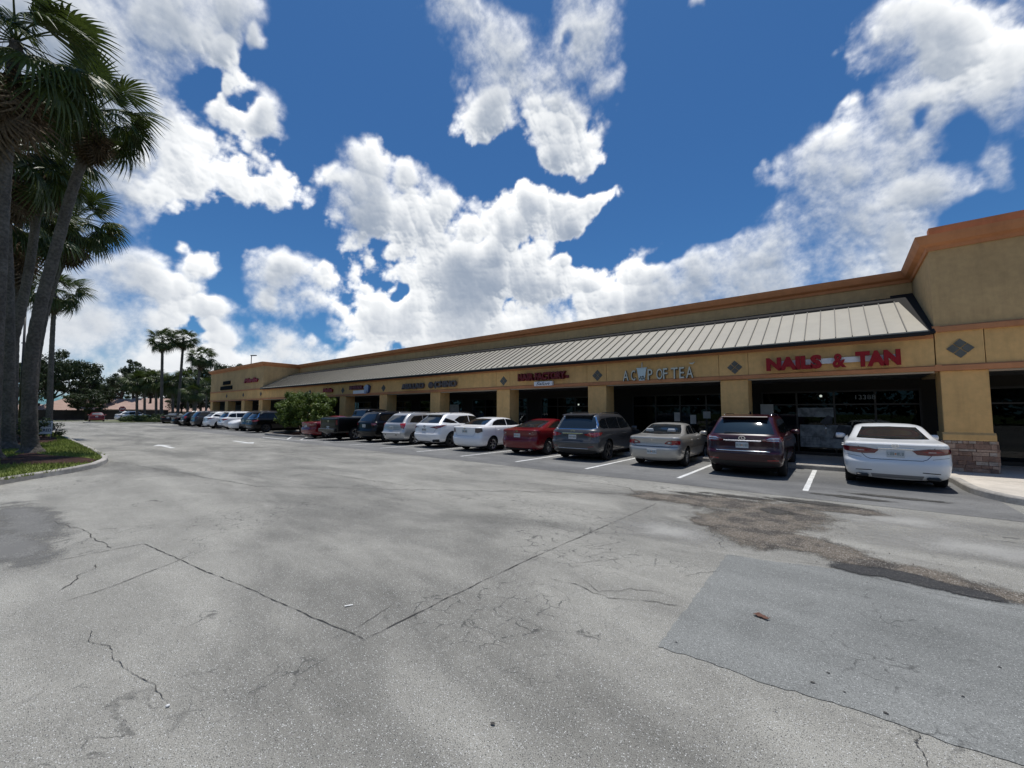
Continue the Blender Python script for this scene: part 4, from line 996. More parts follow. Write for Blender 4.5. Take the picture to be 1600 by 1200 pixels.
    def rails(s, y0, y1, x, m=None, z=None):
        for sd in (1, -1):
            loc0 = s.hit('T', x * sd, y0)[0]; loc1 = s.hit('T', x * sd, y1)[0]; pts = []
            for i in range(9):
                t = i / 8; y = lerp(y0, y1, t); l = s.hit('T', x * sd, y)[0]; pts.append((x * sd, y, l.z + .055 * min(1, 6 * min(t, 1 - t)) + .004))
            mb = MB(); mb.tube(pts, .014, 7); s.add(mb, 'roof_rail', m or DALLOY)
    def exhaust(s, x, z, y=.1, w_=.06, h=.03, m=CHROME):
        for sd in (1, -1):
            mb = MB(); n = 16; pr = [(1, -.03), (1, .12)]; A = []
            for sc_, yy in ((1, -.03), (1, .12), (.8, .12), (.8, -.03)):
                A.append([mb.bm.verts.new((sd * x + w_ * sc_ * math.cos(2 * math.pi * k / n), y + yy, z + h * sc_ * math.sin(2 * math.pi * k / n))) for k in range(n)])
            A.append(A[0])
            for i in range(4):
                for k in range(n): mb.bm.faces.new((A[i][k], A[i][(k + 1) % n], A[i + 1][(k + 1) % n], A[i + 1][k]))
            s.add(mb, 'exhaust_tip', m)
    def handles(s, spots, m=None):
        for sd in (1, -1):
            for y, z in spots:
                loc, nn, d = s.hit('S', y, z, sd); mb = MB()
                mb.tube([(loc.x + sd * .002, y - .1, z), (loc.x + sd * .028, y - .07, z), (loc.x + sd * .03, y + .07, z), (loc.x + sd * .002, y + .1, z)], .011, 6); s.add(mb, 'door_handle', m or s.pm)
    def doors(s, xs, zt, zb=.32):
        for sd in (1, -1):
            for y in xs: s.strip('door_seam', BLACKP, 'S', [(y, zt), (y, zb)], .009, sd=sd)
            s.strip('door_seam', BLACKP, 'S', [(xs[0], zb), (xs[-1], zb)], .009, sd=sd)
    def place(s, x, y, rz=0.0):
        s.e.location = (x, y, .006); s.e.rotation_euler = (0, 0, rz)
def std_sides(c, polys, zt, doors, handles, mir, trim=None):
    for pl in polys: c.both('side_window', GLASS, 'S', pl)
    c.doors(doors, zt); c.handles(handles); c.mirror(*mir)

PWHITE = paint('pearl_white_paint', (.78, .79, .79), .3)
PMAR = paint('maroon_paint', (.030, .0012, .005), .3, .0)
PBEIGE = paint('champagne_paint', (.43, .42, .39), .34, .45)
PGREY = paint('slate_paint', (.058, .058, .061), .32, .1)
PRED = paint('ruby_paint', (.15, .003, .008), .3, .0)
PSILV = paint('silver_paint', (.46, .46, .46), .33, .5)
PBLACK = paint('black_paint', (.003, .003, .0033), .3); PBLACK.node_tree.nodes['Principled BSDF'].inputs['Coat Weight'].default_value = .35; PBLACK.node_tree.nodes['Principled BSDF'].inputs['Specular IOR Level'].default_value = .2
PNAVY = paint('navy_paint', (.008, .011, .018), .28, .0)
PWH2 = paint('bright_white_paint', (.80, .80, .80), .3)

def white_sedan():
    L, W, H = 4.96, 1.88, 1.47
    c = Car('parked_car', 'car', 'pearl white sedan with wide flat rear, rightmost in the row beside the stone pillar', L, W, sedan(L, W, H, 1.05, .80, 1.78, 1.45, 2.1, rr=.46, lip=.01, roofw=.66), PWHITE, (1.12, L - .98), .34, spokes=10)
    c.patch('rear_window', GLASSB, 'R', [(-.66, 1.115), (-.60, 1.23), (-.52, 1.375), (0, 1.392), (.52, 1.375), (.60, 1.23), (.66, 1.115), (0, 1.10)])
    c.patch('windshield', GLASSB, 'F', [(-.66, 1.11), (-.52, 1.36), (.52, 1.36), (.66, 1.11)])
    std_sides(c, [[(1.35, 1.10), (1.62, 1.25), (1.98, 1.35), (2.30, 1.375), (2.30, 1.09)], [(2.34, 1.09), (2.34, 1.377), (2.85, 1.36), (3.42, 1.11)]], 1.05, [1.35, 2.32, 3.5], [(1.55, .88), (2.5, .87)], (3.3, 1.02))
    t = c.lamp('tail_light', LAMPD, [(.55, .935), (.28, .885), (.36, .80), (.55, .785)], [(.16, .80), (.30, .83), (.42, .93), (.30, .945)], .010)
    c.lamp('lens_highlight', LAMPR, [(.60, .885), (.42, .872), (.50, .845), (.62, .845)], [(.14, .85), (.20, .885)], .015, t)  # lighter red strip painted as the bright highlight on the lens
    c.lamp('reverse_light', LAMPW, [(.66, .853), (.54, .852), (.54, .868), (.66, .869)], [], .018, t)
    mb = MB(); y = c.hit('R', 0, .92)[0].y - .012; mb.box(-.30, .30, y - .006, y + .02, .905, .93); c.add(mb, 'chrome_bar', CHROME, bevel=.003)
    c.badge(0, .985, .065, .042, 'T'); c.plate(.80)
    SEAMC = BLACKP
    c.strip('trunk_seam', SEAMC, 'R', [(-.70, 1.02), (-.64, .94), (-.60, .80), (-.52, .70), (-.44, .665), (.44, .665), (.52, .70), (.60, .80), (.64, .94), (.70, 1.02)], .010)
    c.strip('bumper_seam', SEAMC, 'R', [(-.60, .70), (-.88, .745)], .007); c.strip('bumper_seam', SEAMC, 'R', [(.60, .70), (.88, .745)], .007)
    c.both('bumper_vent', BLACKP, 'R', [(.42, .40), (.72, .385), (.71, .405), (.43, .418)])
    c.patch('rear_valance', mat('valance_grey', (.22, .22, .225), .4), 'R', [(-.42, .245), (-.45, .33), (.45, .33), (.42, .245)])
    for sd in (1, -1):
        mb = MB(); mb.box(sd * .60 - .11, sd * .60 + .11, .03, .2, .24, .31); c.add(mb, 'exhaust_tip', BLACKP, bevel=.02)
    c.place(.95, 12.85, rad(-.3)); return c
def maroon_suv():
    L, W, H = 4.77, 1.88, 1.70
    c = Car('parked_car', 'suv', 'dark maroon suv with roof rails parked between silver and white sedans', L, W, suv(L, W, H, 1.12, .66, 1.25, 1.95, rr=.40, roofw=.70), PMAR, (.98, L - .98), .36, rim=DALLOY)
    c.patch('rear_window', GLASSB, 'R', [(-.74, 1.16), (-.66, 1.40), (-.58, 1.54), (.58, 1.54), (.66, 1.40), (.74, 1.16)])
    c.patch('windshield', GLASSB, 'F', [(-.68, 1.2), (-.55, 1.55), (.55, 1.55), (.68, 1.2)])
    std_sides(c, [[(.62, 1.22), (.95, 1.50), (1.25, 1.54), (1.25, 1.17)], [(1.30, 1.16), (1.30, 1.545), (2.2, 1.56), (2.2, 1.15)], [(2.25, 1.15), (2.25, 1.56), (2.75, 1.52), (3.35, 1.18)]], 1.12, [1.28, 2.23, 3.35], [(1.5, .98), (2.45, .97)], (3.2, 1.1))
    mb = MB(); mb.prism([(.47, 1.605), (.48, 1.63), (.95, 1.685), (.95, 1.63), (.66, 1.58)], 0, -.58, .58); c.add(mb, 'spoiler', PMAR, bevel=.012)
    t = c.lamp('tail_light', LAMPD, [(.60, 1.095), (.44, .985), (.52, .965), (.70, .95)], [(.16, .94), (.34, 1.0), (.46, 1.08), (.25, 1.10)], .012)
    for i, mr in enumerate((False, True)):
        c.patch('clear_segment', LAMPW, 'R', [(.84, 1.035), (.84, 1.072), (.66, 1.072), (.56, 1.02), (.66, 1.032)], off=.017, mirror=mr, parent=t[i])
        c.patch('clear_segment', LAMPW, 'R', [(.84, .985), (.83, 1.008), (.62, 1.0), (.56, .985)], off=.017, mirror=mr, parent=t[i])
    mb = MB(); y = c.hit('R', 0, .985)[0].y - .012; mb.prism([(-.46, .99), (-.40, .955), (.40, .955), (.46, .99)], 1, y - .01, y + .02); c.add(mb, 'garnish', mat('satin_garnish', (.42, .43, .48), .25, .8), bevel=.004)
    c.badge(0, 1.045, .085, .062, 'L'); c.plate(.86)
    mb = MB(); pts = [(x, c.hit('R', x, .70)[0].y - .008, .705) for x in [i * .08 - .64 for i in range(17)]]; mb.tube(pts, .016, 6); c.add(mb, 'chrome_strip', CHROME)
    c.strip('tailgate_seam', BLACKP, 'R', [(-.76, 1.13), (-.74, .98), (-.70, .76), (-.66, .72), (.66, .72), (.70, .76), (.74, .98), (.76, 1.13)], .010)
    c.rails(1.0, 2.9, .60, CHROME); c.both('rear_reflector', LAMPR, 'R', [(.58, .47), (.82, .475), (.82, .50), (.58, .495)])
    c.patch('lower_bumper', BLACKP, 'R', [(-.80, .27), (-.84, .40), (-.55, .43), (.55, .43), (.84, .40), (.80, .27)])
    mb = MB(); mb.tube([(.0, 2.9 - 1.2, 1.70), (0, 1.62, 1.76), (0, 1.55, 1.765)], [.03, .02, .01], 6); c.add(mb, 'antenna', BLACKP)
    mb = MB(); y = c.hit('R', -.4, 1.16)[0].y; mb.tube([(.12, y - .0, 1.17), (-.1, y - .03 + .02, 1.19), (-.45, y + .0, 1.20)], .009, 5); c.add(mb, 'wiper', BLACKP)
    c.place(-2.12, 12.55, rad(.3)); return c
def old_sedan():
    L, W, H = 4.42, 1.69, 1.39
    c = Car('parked_car', 'car', 'old champagne sedan with round-cornered red and clear tail lights', L, W, sedan(L, W, H, .97, .82, 1.50, 1.35, 1.95, rr=.40, roofw=.67), PBEIGE, (1.0, L - .92), .305, spokes=7)
    c.patch('rear_window', GLASSB, 'R', [(-.63, 1.04), (-.58, 1.17), (-.49, 1.315), (0, 1.335), (.49, 1.315), (.58, 1.17), (.63, 1.04), (0, 1.02)])
    for sd in (1, -1):
        mb = MB(); mb.prism([(sd * .36 - .13, 1.10), (sd * .36 - .11, 1.2), (sd * .36 + .11, 1.2), (sd * .36 + .13, 1.10)], 1, 1.18, 1.26); o = c.add(mb, 'headrest', mat('headrest_grey', (.4, .42, .43), .8), bevel=.02)
        o.location.y = -.30
    c.patch('windshield', GLASSB, 'F', [(-.6, 1.04), (-.48, 1.30), (.48, 1.30), (.6, 1.04)])
    std_sides(c, [[(1.32, 1.02), (1.55, 1.22), (1.66, 1.265), (1.66, 1.02)], [(1.70, 1.02), (1.70, 1.275), (2.15, 1.30), (2.15, 1.01)], [(2.20, 1.01), (2.20, 1.30), (2.52, 1.28), (2.98, 1.04)]], .97, [1.32, 2.17, 3.1], [(1.5, .84), (2.35, .83)], (2.95, .96))
    t = c.lamp('tail_light', LAMPR, [(.60, .86), (.46, .83), (.38, .77), (.40, .745), (.62, .72)], [(.14, .73), (.26, .74), (.28, .85), (.14, .86)], .010)
    c.lamp('clear_segment', mat('smoke_lens', (.12, .10, .10), .1, coat=1), [(.585, .84), (.48, .82), (.41, .768), (.46, .75), (.60, .745)], [], .014, t)
    c.lamp('reverse_light', LAMPW, [(.55, .81), (.49, .80), (.47, .77), (.56, .765)], [], .017, t)
    c.plate(.50); c.badge(0, .88, .045, .03, 'T')
    c.strip('trunk_seam', BLACKP, 'R', [(-.60, .95), (-.585, .86), (-.58, .70), (-.5, .665), (.5, .665), (.58, .70), (.585, .86), (.60, .95)], .008)
    c.strip('bumper_top', BLACKP, 'R', [(-.80, .655), (.80, .655)], .009)
    for sd in (1, -1): c.strip('side_moulding', mat('moulding', (.16, .15, .13), .5), 'S', [(1.35, .60), (3.3, .60)], .05, sd=sd, off=.008)
    mb = MB(); mb.tube([(-.3, .1, .24), (-.3, .3, .25)], .024, 8); c.add(mb, 'exhaust_tip', BLACKP)
    c.place(-4.72, 12.95, rad(1.2)); return c
def grey_suv():
    L, W, H = 4.99, 1.96, 1.72
    c = Car('parked_car', 'suv', 'large slate grey suv with chrome edged rear window beside the red sedan', L, W, suv(L, W, H, 1.10, .55, 1.3, 2.0, rr=.48, roofw=.70, bz=.64), PGREY, (1.05, L - .95), .37, rim=DALLOY)
    c.patch('chrome_surround', CHROME, 'R', [(-.84, 1.17), (-.82, 1.30), (-.68, 1.575), (.68, 1.575), (.82, 1.30), (.84, 1.17), (.70, 1.125), (-.70, 1.125)], off=.004)
    c.patch('rear_window', GLASSB, 'R', [(-.80, 1.185), (-.78, 1.30), (-.65, 1.56), (.65, 1.56), (.78, 1.30), (.80, 1.185), (.68, 1.145), (-.68, 1.145)], off=.008)
    c.patch('windshield', GLASSB, 'F', [(-.68, 1.2), (-.55, 1.55), (.55, 1.55), (.68, 1.2)])
    std_sides(c, [[(.50, 1.22), (.62, 1.42), (.85, 1.50), (1.15, 1.53), (1.15, 1.16), (.8, 1.15)], [(1.20, 1.15), (1.20, 1.535), (2.2, 1.56), (2.2, 1.13)], [(2.25, 1.13), (2.25, 1.56), (2.85, 1.52), (3.5, 1.17)]], 1.10, [1.30, 2.23, 3.5], [(1.55, .96), (2.5, .95)], (3.35, 1.08))
    mb = MB(); mb.prism([(.38, 1.625), (.39, 1.645), (.9, 1.70), (.9, 1.64), (.55, 1.60)], 0, -.60, .60); c.add(mb, 'spoiler', PGREY, bevel=.012)
    c.lamp('tail_light', LAMPR, [(.66, 1.01), (.44, .955), (.52, .915), (.72, .87)], [(.16, .86), (.34, .93), (.52, 1.02), (.3, 1.03)], .012)
    mb = MB(); y = c.hit('R', 0, .985)[0].y - .012; mb.prism([(-.42, 1.0), (-.38, .965), (.38, .965), (.42, 1.0)], 1, y - .012, y + .02); c.add(mb, 'chrome_bar', CHROME, bevel=.003)
    c.badge(0, 1.065, .075, .045, 'O'); c.plate(.86)
    c.strip('tailgate_seam', BLACKP, 'R', [(-.80, 1.11), (-.76, .95), (-.70, .75), (-.66, .715), (.66, .715), (.70, .75), (.76, .95), (.80, 1.11)], .010)
    c.patch('lower_bumper', BLACKP, 'R', [(-.82, .27), (-.86, .38), (-.6, .42), (.6, .42), (.86, .38), (.82, .27)])
    mb = MB(); pts = [(x, c.hit('R', x, .455)[0].y - .004, .455) for x in [i * .1 - .6 for i in range(13)]]; mb.tube(pts, .009, 6); c.add(mb, 'chrome_strip', CHROME)
    c.both('rear_reflector', LAMPD, 'R', [(.60, .50), (.80, .53), (.80, .56), (.60, .53)]); c.rails(1.0, 3.0, .62)
    c.place(-7.52, 12.75, rad(1.5)); return c
def red_sedan():
    L, W, H = 4.82, 1.83, 1.46
    c = Car('parked_car', 'car', 'ruby red sedan with sloping rear, between the grey suv and a white sedan', L, W, sedan(L, W, H, 1.04, .55, 1.75, 1.45, 2.15, rr=.46, lip=.02, roofw=.66), PRED, (1.05, L - .95), .33, spokes=10)
    c.patch('rear_window', GLASSB, 'R', [(-.66, 1.11), (-.60, 1.22), (-.50, 1.365), (0, 1.385), (.50, 1.365), (.60, 1.22), (.66, 1.11), (0, 1.095)])
    c.patch('windshield', GLASSB, 'F', [(-.64, 1.1), (-.5, 1.36), (.5, 1.36), (.64, 1.1)])
    for sd in (1, -1): c.strip('chrome_line', CHROME, 'S', [(.95, 1.06), (1.5, 1.255), (2.0, 1.375), (2.6, 1.39)], .012, sd=sd)
    std_sides(c, [[(1.15, 1.09), (1.62, 1.25), (2.02, 1.35), (2.25, 1.37), (2.25, 1.07)], [(2.30, 1.07), (2.30, 1.372), (2.72, 1.355), (3.3, 1.10)]], 1.04, [1.25, 2.27, 3.4], [(1.45, .88), (2.45, .86)], (3.2, 1.0))
    c.lamp('tail_light', LAMPD, [(.66, .965), (.50, .90), (.60, .83)], [(.16, .83), (.34, .90), (.52, .99), (.3, .985)], .012)
    c.both('reverse_light', LAMPW, 'R', [(.62, .90), (.56, .89), (.58, .875), (.64, .88)], off=.016)
    c.badge(0, .975, .06, .035, 'H'); c.plate(.80)
    c.strip('trunk_seam', BLACKP, 'R', [(-.66, 1.0), (-.60, .86), (-.52, .70), (.52, .70), (.60, .86), (.66, 1.0)], .010)
    c.patch('lower_bumper', BLACKP, 'R', [(-.78, .23), (-.80, .30), (.80, .30), (.78, .23)]); c.exhaust(.62, .24)
    c.place(-10.2, 12.95, rad(1.0)); return c
def white_old_sedan():
    L, W, H = 4.57, 1.79, 1.50
    c = Car('parked_car', 'car', 'white compact sedan with dark square tail lights left of the ruby sedan', L, W, sedan(L, W, H, 1.08, .46, 1.30, 1.25, 1.95, rr=.36, roofw=.68), PWH2, (.98, L - .92), .32, spokes=6)
    c.patch('rear_window', GLASSB, 'R', [(-.66, 1.16), (-.60, 1.28), (-.52, 1.415), (0, 1.43), (.52, 1.415), (.60, 1.28), (.66, 1.16)])
    c.patch('windshield', GLASSB, 'F', [(-.64, 1.15), (-.5, 1.38), (.5, 1.38), (.64, 1.15)])
    std_sides(c, [[(1.02, 1.14), (1.2, 1.30), (1.5, 1.39), (2.05, 1.42), (2.05, 1.12)], [(2.10, 1.12), (2.10, 1.42), (2.6, 1.38), (3.2, 1.13)]], 1.08, [1.15, 2.07, 3.25], [(1.35, .93), (2.28, .91)], (3.05, 1.05))
    c.lamp('tail_light', mat('smoked_lens', (.035, .02, .03), .15, coat=1), [(.62, 1.03), (.60, .84)], [(.14, .82), (.28, .88), (.26, 1.03)], .012)
    c.badge(0, 1.01, .05, .04, 'bar'); c.plate(.88); c.strip('trunk_seam', BLACKP, 'R', [(-.60, 1.06), (-.58, .82), (-.5, .68), (.5, .68), (.58, .82), (.60, 1.06)], .008)
    c.place(-12.98, 12.75, rad(1.0)); return c
def white_suv():
    L, W, H = 4.89, 1.9, 1.70
    c = Car('parked_car', 'suv', 'white suv with black floating rear quarter and slim dark red tail lights', L, W, suv(L, W, H, 1.13, .80, 1.3, 2.0, rr=.50, roofw=.69, gy=.22), PWH2, (1.05, L - .98), .38, rim=DALLOY)
    c.patch('rear_window', GLASSB, 'R', [(-.72, 1.19), (-.64, 1.42), (-.56, 1.55), (.56, 1.55), (.64, 1.42), (.72, 1.19)])
    c.patch('windshield', GLASSB, 'F', [(-.68, 1.2), (-.55, 1.55), (.55, 1.55), (.68, 1.2)])
    std_sides(c, [[(.50, 1.24), (.75, 1.44), (1.25, 1.30), (1.45, 1.18), (1.0, 1.19)], [(1.30, 1.33), (1.7, 1.52), (2.3, 1.555), (2.3, 1.15), (1.6, 1.17)], [(2.35, 1.15), (2.35, 1.555), (2.85, 1.52), (3.45, 1.18)]], 1.12, [1.50, 2.33, 3.45], [(1.65, .98), (2.55, .97)], (3.25, 1.1))
    mb = MB(); mb.prism([(.60, 1.60), (.61, 1.62), (1.05, 1.675), (1.05, 1.62), (.8, 1.58)], 0, -.55, .55); c.add(mb, 'spoiler', PWH2, bevel=.012)
    c.lamp('tail_light', LAMPD, [(.60, 1.04), (.36, .985), (.60, .97), (.80, .92)], [(.14, .91), (.30, .98), (.50, 1.06), (.72, 1.11), (.4, 1.10)], .012)
    c.badge(0, 1.03, .075, .055, 'L', BLACKP); c.plate(.88); c.patch('lower_bumper', BLACKP, 'R', [(-.82, .27), (-.88, .44), (-.6, .42), (-.5, .33), (.5, .33), (.6, .42), (.88, .44), (.82, .27)])
    c.strip('tailgate_seam', BLACKP, 'R', [(-.76, 1.13), (-.72, .90), (-.64, .72), (.64, .72), (.72, .90), (.76, 1.13)], .009); c.exhaust(.6, .33, .03); c.rails(1.2, 2.9, .58)
    c.place(-15.7, 12.7, rad(1.0)); return c
def silver_suv():
    L, W, H = 4.57, 1.85, 1.70
    c = Car('parked_car', 'suv', 'silver older suv with bright red wedge tail lights next to a black suv', L, W, suv(L, W, H, 1.10, .62, 1.2, 1.9, rr=.38, roofw=.72), PSILV, (.95, L - .92), .345)
    c.patch('rear_window', GLASSB, 'R', [(-.70, 1.16), (-.64, 1.38), (-.58, 1.54), (.58, 1.54), (.64, 1.38), (.70, 1.16)])
    c.patch('windshield', GLASSB, 'F', [(-.66, 1.2), (-.55, 1.54), (.55, 1.54), (.66, 1.2)])
    std_sides(c, [[(.62, 1.18), (.75, 1.36), (.95, 1.50), (1.5, 1.54), (1.5, 1.15)], [(1.55, 1.15), (1.55, 1.54), (2.15, 1.55), (2.15, 1.14)], [(2.2, 1.14), (2.2, 1.55), (2.65, 1.51), (3.2, 1.17)]], 1.10, [1.2, 2.18, 3.2], [(1.4, .96), (2.35, .95)], (3.05, 1.08))
    c.lamp('tail_light', LAMPR, [(.62, 1.11), (.72, .92)], [(.20, .84), (.28, 1.0), (.36, 1.15)], .012)
    mb = MB(); mb.box(-.74, .74, -.02, .1, .60, .655); c.add(mb, 'bumper_step', mat('bright_bumper', (.62, .62, .62), .4, .3), bevel=.02)
    c.plate(.88); c.rails(.9, 2.8, .60, ALLOY); c.both('tow_cover', BLACKP, 'R', [(.42, .50), (.50, .50), (.50, .56), (.42, .56)])
    c.place(-18.45, 12.75, rad(1.0)); return c
def black_suv():
    L, W, H = 4.85, 1.96, 1.74
    c = Car('parked_car', 'suv', 'black suv between the silver suv and the black pickup truck', L, W, suv(L, W, H, 1.14, .50, 1.25, 1.9, rr=.36, roofw=.74), PBLACK, (1.0, L - .92), .37)
    c.patch('rear_window', GLASSB, 'R', [(-.76, 1.20), (-.70, 1.42), (-.62, 1.59), (.62, 1.59), (.70, 1.42), (.76, 1.20)])
    c.patch('windshield', GLASSB, 'F', [(-.66, 1.24), (-.55, 1.56), (.55, 1.56), (.66, 1.24)])
    std_sides(c, [[(.48, 1.24), (.65, 1.50), (1.3, 1.56), (1.3, 1.20)], [(1.35, 1.19), (1.35, 1.57), (2.2, 1.58), (2.2, 1.18)], [(2.25, 1.18), (2.25, 1.58), (2.8, 1.54), (3.35, 1.21)]], 1.14, [1.3, 2.22, 3.35], [(1.5, 1.0), (2.45, 1.0)], (3.2, 1.12))
    c.lamp('tail_light', LAMPD, [(.62, 1.08), (.66, .98), (.80, .92)], [(.12, .92), (.25, 1.0), (.26, 1.09)], .012); c.plate(.92); c.rails(.9, 3.0, .64)
    c.place(-21.15, 12.8, rad(.8)); return c
def pickup():
    L, W, H = 5.8, 2.03, 1.93; w_ = W / 2; S = []
    def a(z, yr, yf, k, ax=.14, ay=.08, fx=.4, fyy=.3): S.append((z, yr, yf, k * w_, ax, ay, fx * w_, fyy, .02, .1))
    a(.40, .10, L - .2, .93); a(.50, .02, L - .03, .975); a(.75, .0, L, .99); a(1.0, .01, L - .02, .995); a(1.18, .01, L - .10, .985); a(1.31, .0, L - .35, .965); a(1.36, .03, L - .9, .945)
    a(1.365, .3, L - 1.2, .92); a(1.372, 1.75, L - 1.45, .90, .2, .12); a(1.38, 1.95, L - 1.52, .885, .2, .12)
    for t in (.35, .7, .92): a(lerp(1.38, 1.86, t), lerp(1.95, 2.12, t), L - lerp(1.52, 2.1, t), lerp(.88, .77, t), .2, .12)
    a(1.87, 2.18, L - 2.2, .74, .2, .12); a(1.915, 2.35, L - 2.45, .62, .2, .12); a(1.93, 2.7, L - 2.8, .4, .2, .12)
    c = Car('parked_truck', 'pickup truck', 'black crew cab pickup truck with chrome rear bumper near the island bush', L, W, S, PBLACK, (1.25, L - .95), .40)
    c.patch('rear_window', GLASSB, 'R', [(-.68, 1.45), (-.62, 1.80), (.62, 1.80), (.68, 1.45)])
    c.patch('windshield', GLASSB, 'F', [(-.68, 1.45), (-.58, 1.78), (.58, 1.78), (.68, 1.45)])
    std_sides(c, [[(2.25, 1.42), (2.32, 1.78), (3.05, 1.80), (3.05, 1.41)], [(3.1, 1.41), (3.1, 1.80), (3.6, 1.78), (4.1, 1.44)]], 1.38, [2.2, 3.08, 4.15], [(2.4, 1.2), (3.3, 1.2)], (4.0, 1.35))
    mb = MB(); mb.box(-.86, .86, .16, 1.86, 1.372, 1.392); c.add(mb, 'bed_cover', BLACKP, bevel=.008)
    c.both('tail_light', LAMPD, 'R', [(.99, .95), (.97, 1.25), (.84, 1.25), (.84, .95)], off=.012)
    mb = MB(); mb.box(-.92, .92, -.13, .05, .52, .72); c.add(mb, 'rear_bumper', mat('dull_chrome', (.10, .10, .10), .2, .9), bevel=.03)
    c.plate(.66 + .12, x=0); c.badge(0, 1.15, .10, .05, 'O'); c.strip('tailgate_seam', WELL, 'R', [(-.80, 1.33), (-.80, .80), (.80, .80), (.80, 1.33)], .012)
    c.place(-23.95, 12.2, rad(.8)); return c
BUILT = [white_sedan(), maroon_suv(), old_sedan(), grey_suv(), red_sedan(), white_old_sedan(), white_suv(), silver_suv(), black_suv(), pickup()]

def copy_tree(o, parent=None):
    c = o.copy(); COL.objects.link(c); c.parent = parent
    if parent is not None: c.matrix_parent_inverse = o.matrix_parent_inverse
    for ch in o.children: copy_tree(ch, c)
    return c
def recar(src, label, pm, x, y, rz=0.0, group='cars parked nose-in along the shopping strip', cat=None):
    o = copy_tree(src.e); o['label'] = label; o.location = (x, y, .006); o.rotation_euler = (0, 0, rz); o['group'] = group
    if cat: o['category'] = cat
    old = src.pm
    for ch in o.children_recursive:
        if ch.type == 'MESH' and old.name in [m.name for m in ch.data.materials if m]:
            key = ch.data.name + pm.name; me = bpy.data.meshes.get(key)
            if me is None:
                me = ch.data.copy(); me.name = key
                for i, m in enumerate(me.materials):
                    if m == old: me.materials[i] = pm
            ch.data = me
    return o
ws, ms, os_, gs, rs, wos, wsu, ss, bs, pk = BUILT
recar(rs, 'small ruby red sedan almost hidden behind the black pickup truck', PRED, -26.75, 12.1)
F2 = 'cars parked beyond the planted island'
recar(gs, 'charcoal suv parked just past the planted island bush', PBLACK, -37.4, 12.4, 0, F2)
recar(bs, 'black suv standing behind the white nose-out sedan', PBLACK, -40.2, 12.9, 0, F2)
recar(wos, 'white sedan parked nose-out beyond the planted island', PWH2, -42.0, 17.0, math.pi, F2)
recar(gs, 'white suv beyond the planted island with long side windows', PWH2, -45.6, 12.7, 0, F2)
recar(wsu, 'pearl suv second of the white ones beyond the planted island', PWHITE, -48.6, 12.3, 0, F2)
recar(bs, 'navy suv beyond the pearl one near the far block', PNAVY, -54.2, 12.6, 0, F2)
recar(ss, 'black suv near the far end of the far parked row', PBLACK, -57.4, 12.4, 0, F2)
recar(rs, 'black sedan at the far end of the parked row', PBLACK, -60.4, 12.2, 0, F2)
recar(ws, 'black sedan parked beside the palm island at the lane end', PBLACK, P(262, 655, 74).x, P(262, 655, 74).y, rad(60), 'far cars', 'car')
p_ = P(151, 655, 92); recar(rs, 'red sedan driving away at the far end of the lane', PRED, p_.x, p_.y, math.atan2(-p_.x, p_.y), 'far cars')
p_ = P(182, 652, 96); recar(wsu, 'white suv crossing beside the stop sign at the lane end', PWH2, p_.x - 1, p_.y, math.atan2(-p_.x, p_.y) - rad(70), 'far cars')
# ------------------------------------------------------------------ vegetation
def leafmat(name, col, col2, rough=.5, spec=.35, trans=.3):
    m = bpy.data.materials.new(name); m.use_nodes = True; nt = m.node_tree; t = NT(nt); b = nt.nodes['Principled BSDF']; o = nt.nodes['Material Output']
    g = t.n('ShaderNodeNewGeometry').outputs['Position']
    c = t.mix(t.ramp(t.noise(g, 1.1, 4, .6), .35, .65), col, col2); k = t.ramp(t.noise(g, 14, 2, .6), .3, .7, .75, 1.25)
    c = t.mix(1.0, c, t.n('ShaderNodeCombineColor', None, i0=k, i1=k, i2=k).outputs[0], 'MULTIPLY')
    t.set(b, 'Base_Color', c); b.inputs['Roughness'].default_value = rough; b.inputs['Specular IOR Level'].default_value = spec
    tl = t.n('ShaderNodeBsdfTranslucent', None, Color=c); mx = t.n('ShaderNodeMixShader', None, i0=trans, i1=b.outputs[0], i2=tl.outputs[0]); nt.links.new(mx.outputs[0], o.inputs[0])
    return m
PALML = leafmat('palm_leaf', (.034, .054, .010), (.072, .100, .020), .45, .45, .26)
PALMD = leafmat('dead_palm_leaf', (.085, .060, .035), (.13, .095, .06), .8, .2, .12)
PALMT = mat('palm_trunk', (.115, .102, .088), .9, spec=.15, var=[(1.2, .2, 4), (12, .3, 4)], bump=(14, 1.0, .04))
t_ = NT(PALMT.node_tree)
OAKL = leafmat('oak_leaf', (.022, .036, .011), (.042, .062, .018)); PINEL = leafmat('pine_leaf', (.035, .052, .022), (.055, .075, .03)); BUSHL = leafmat('bush_leaf', (.060, .095, .014), (.12, .17, .025)); HEDGEL = leafmat('hedge_leaf', (.035, .055, .015), (.07, .10, .03))
BARK = mat('bark', (.09, .075, .06), .95, spec=.1, var=[(4, .3, 3)])
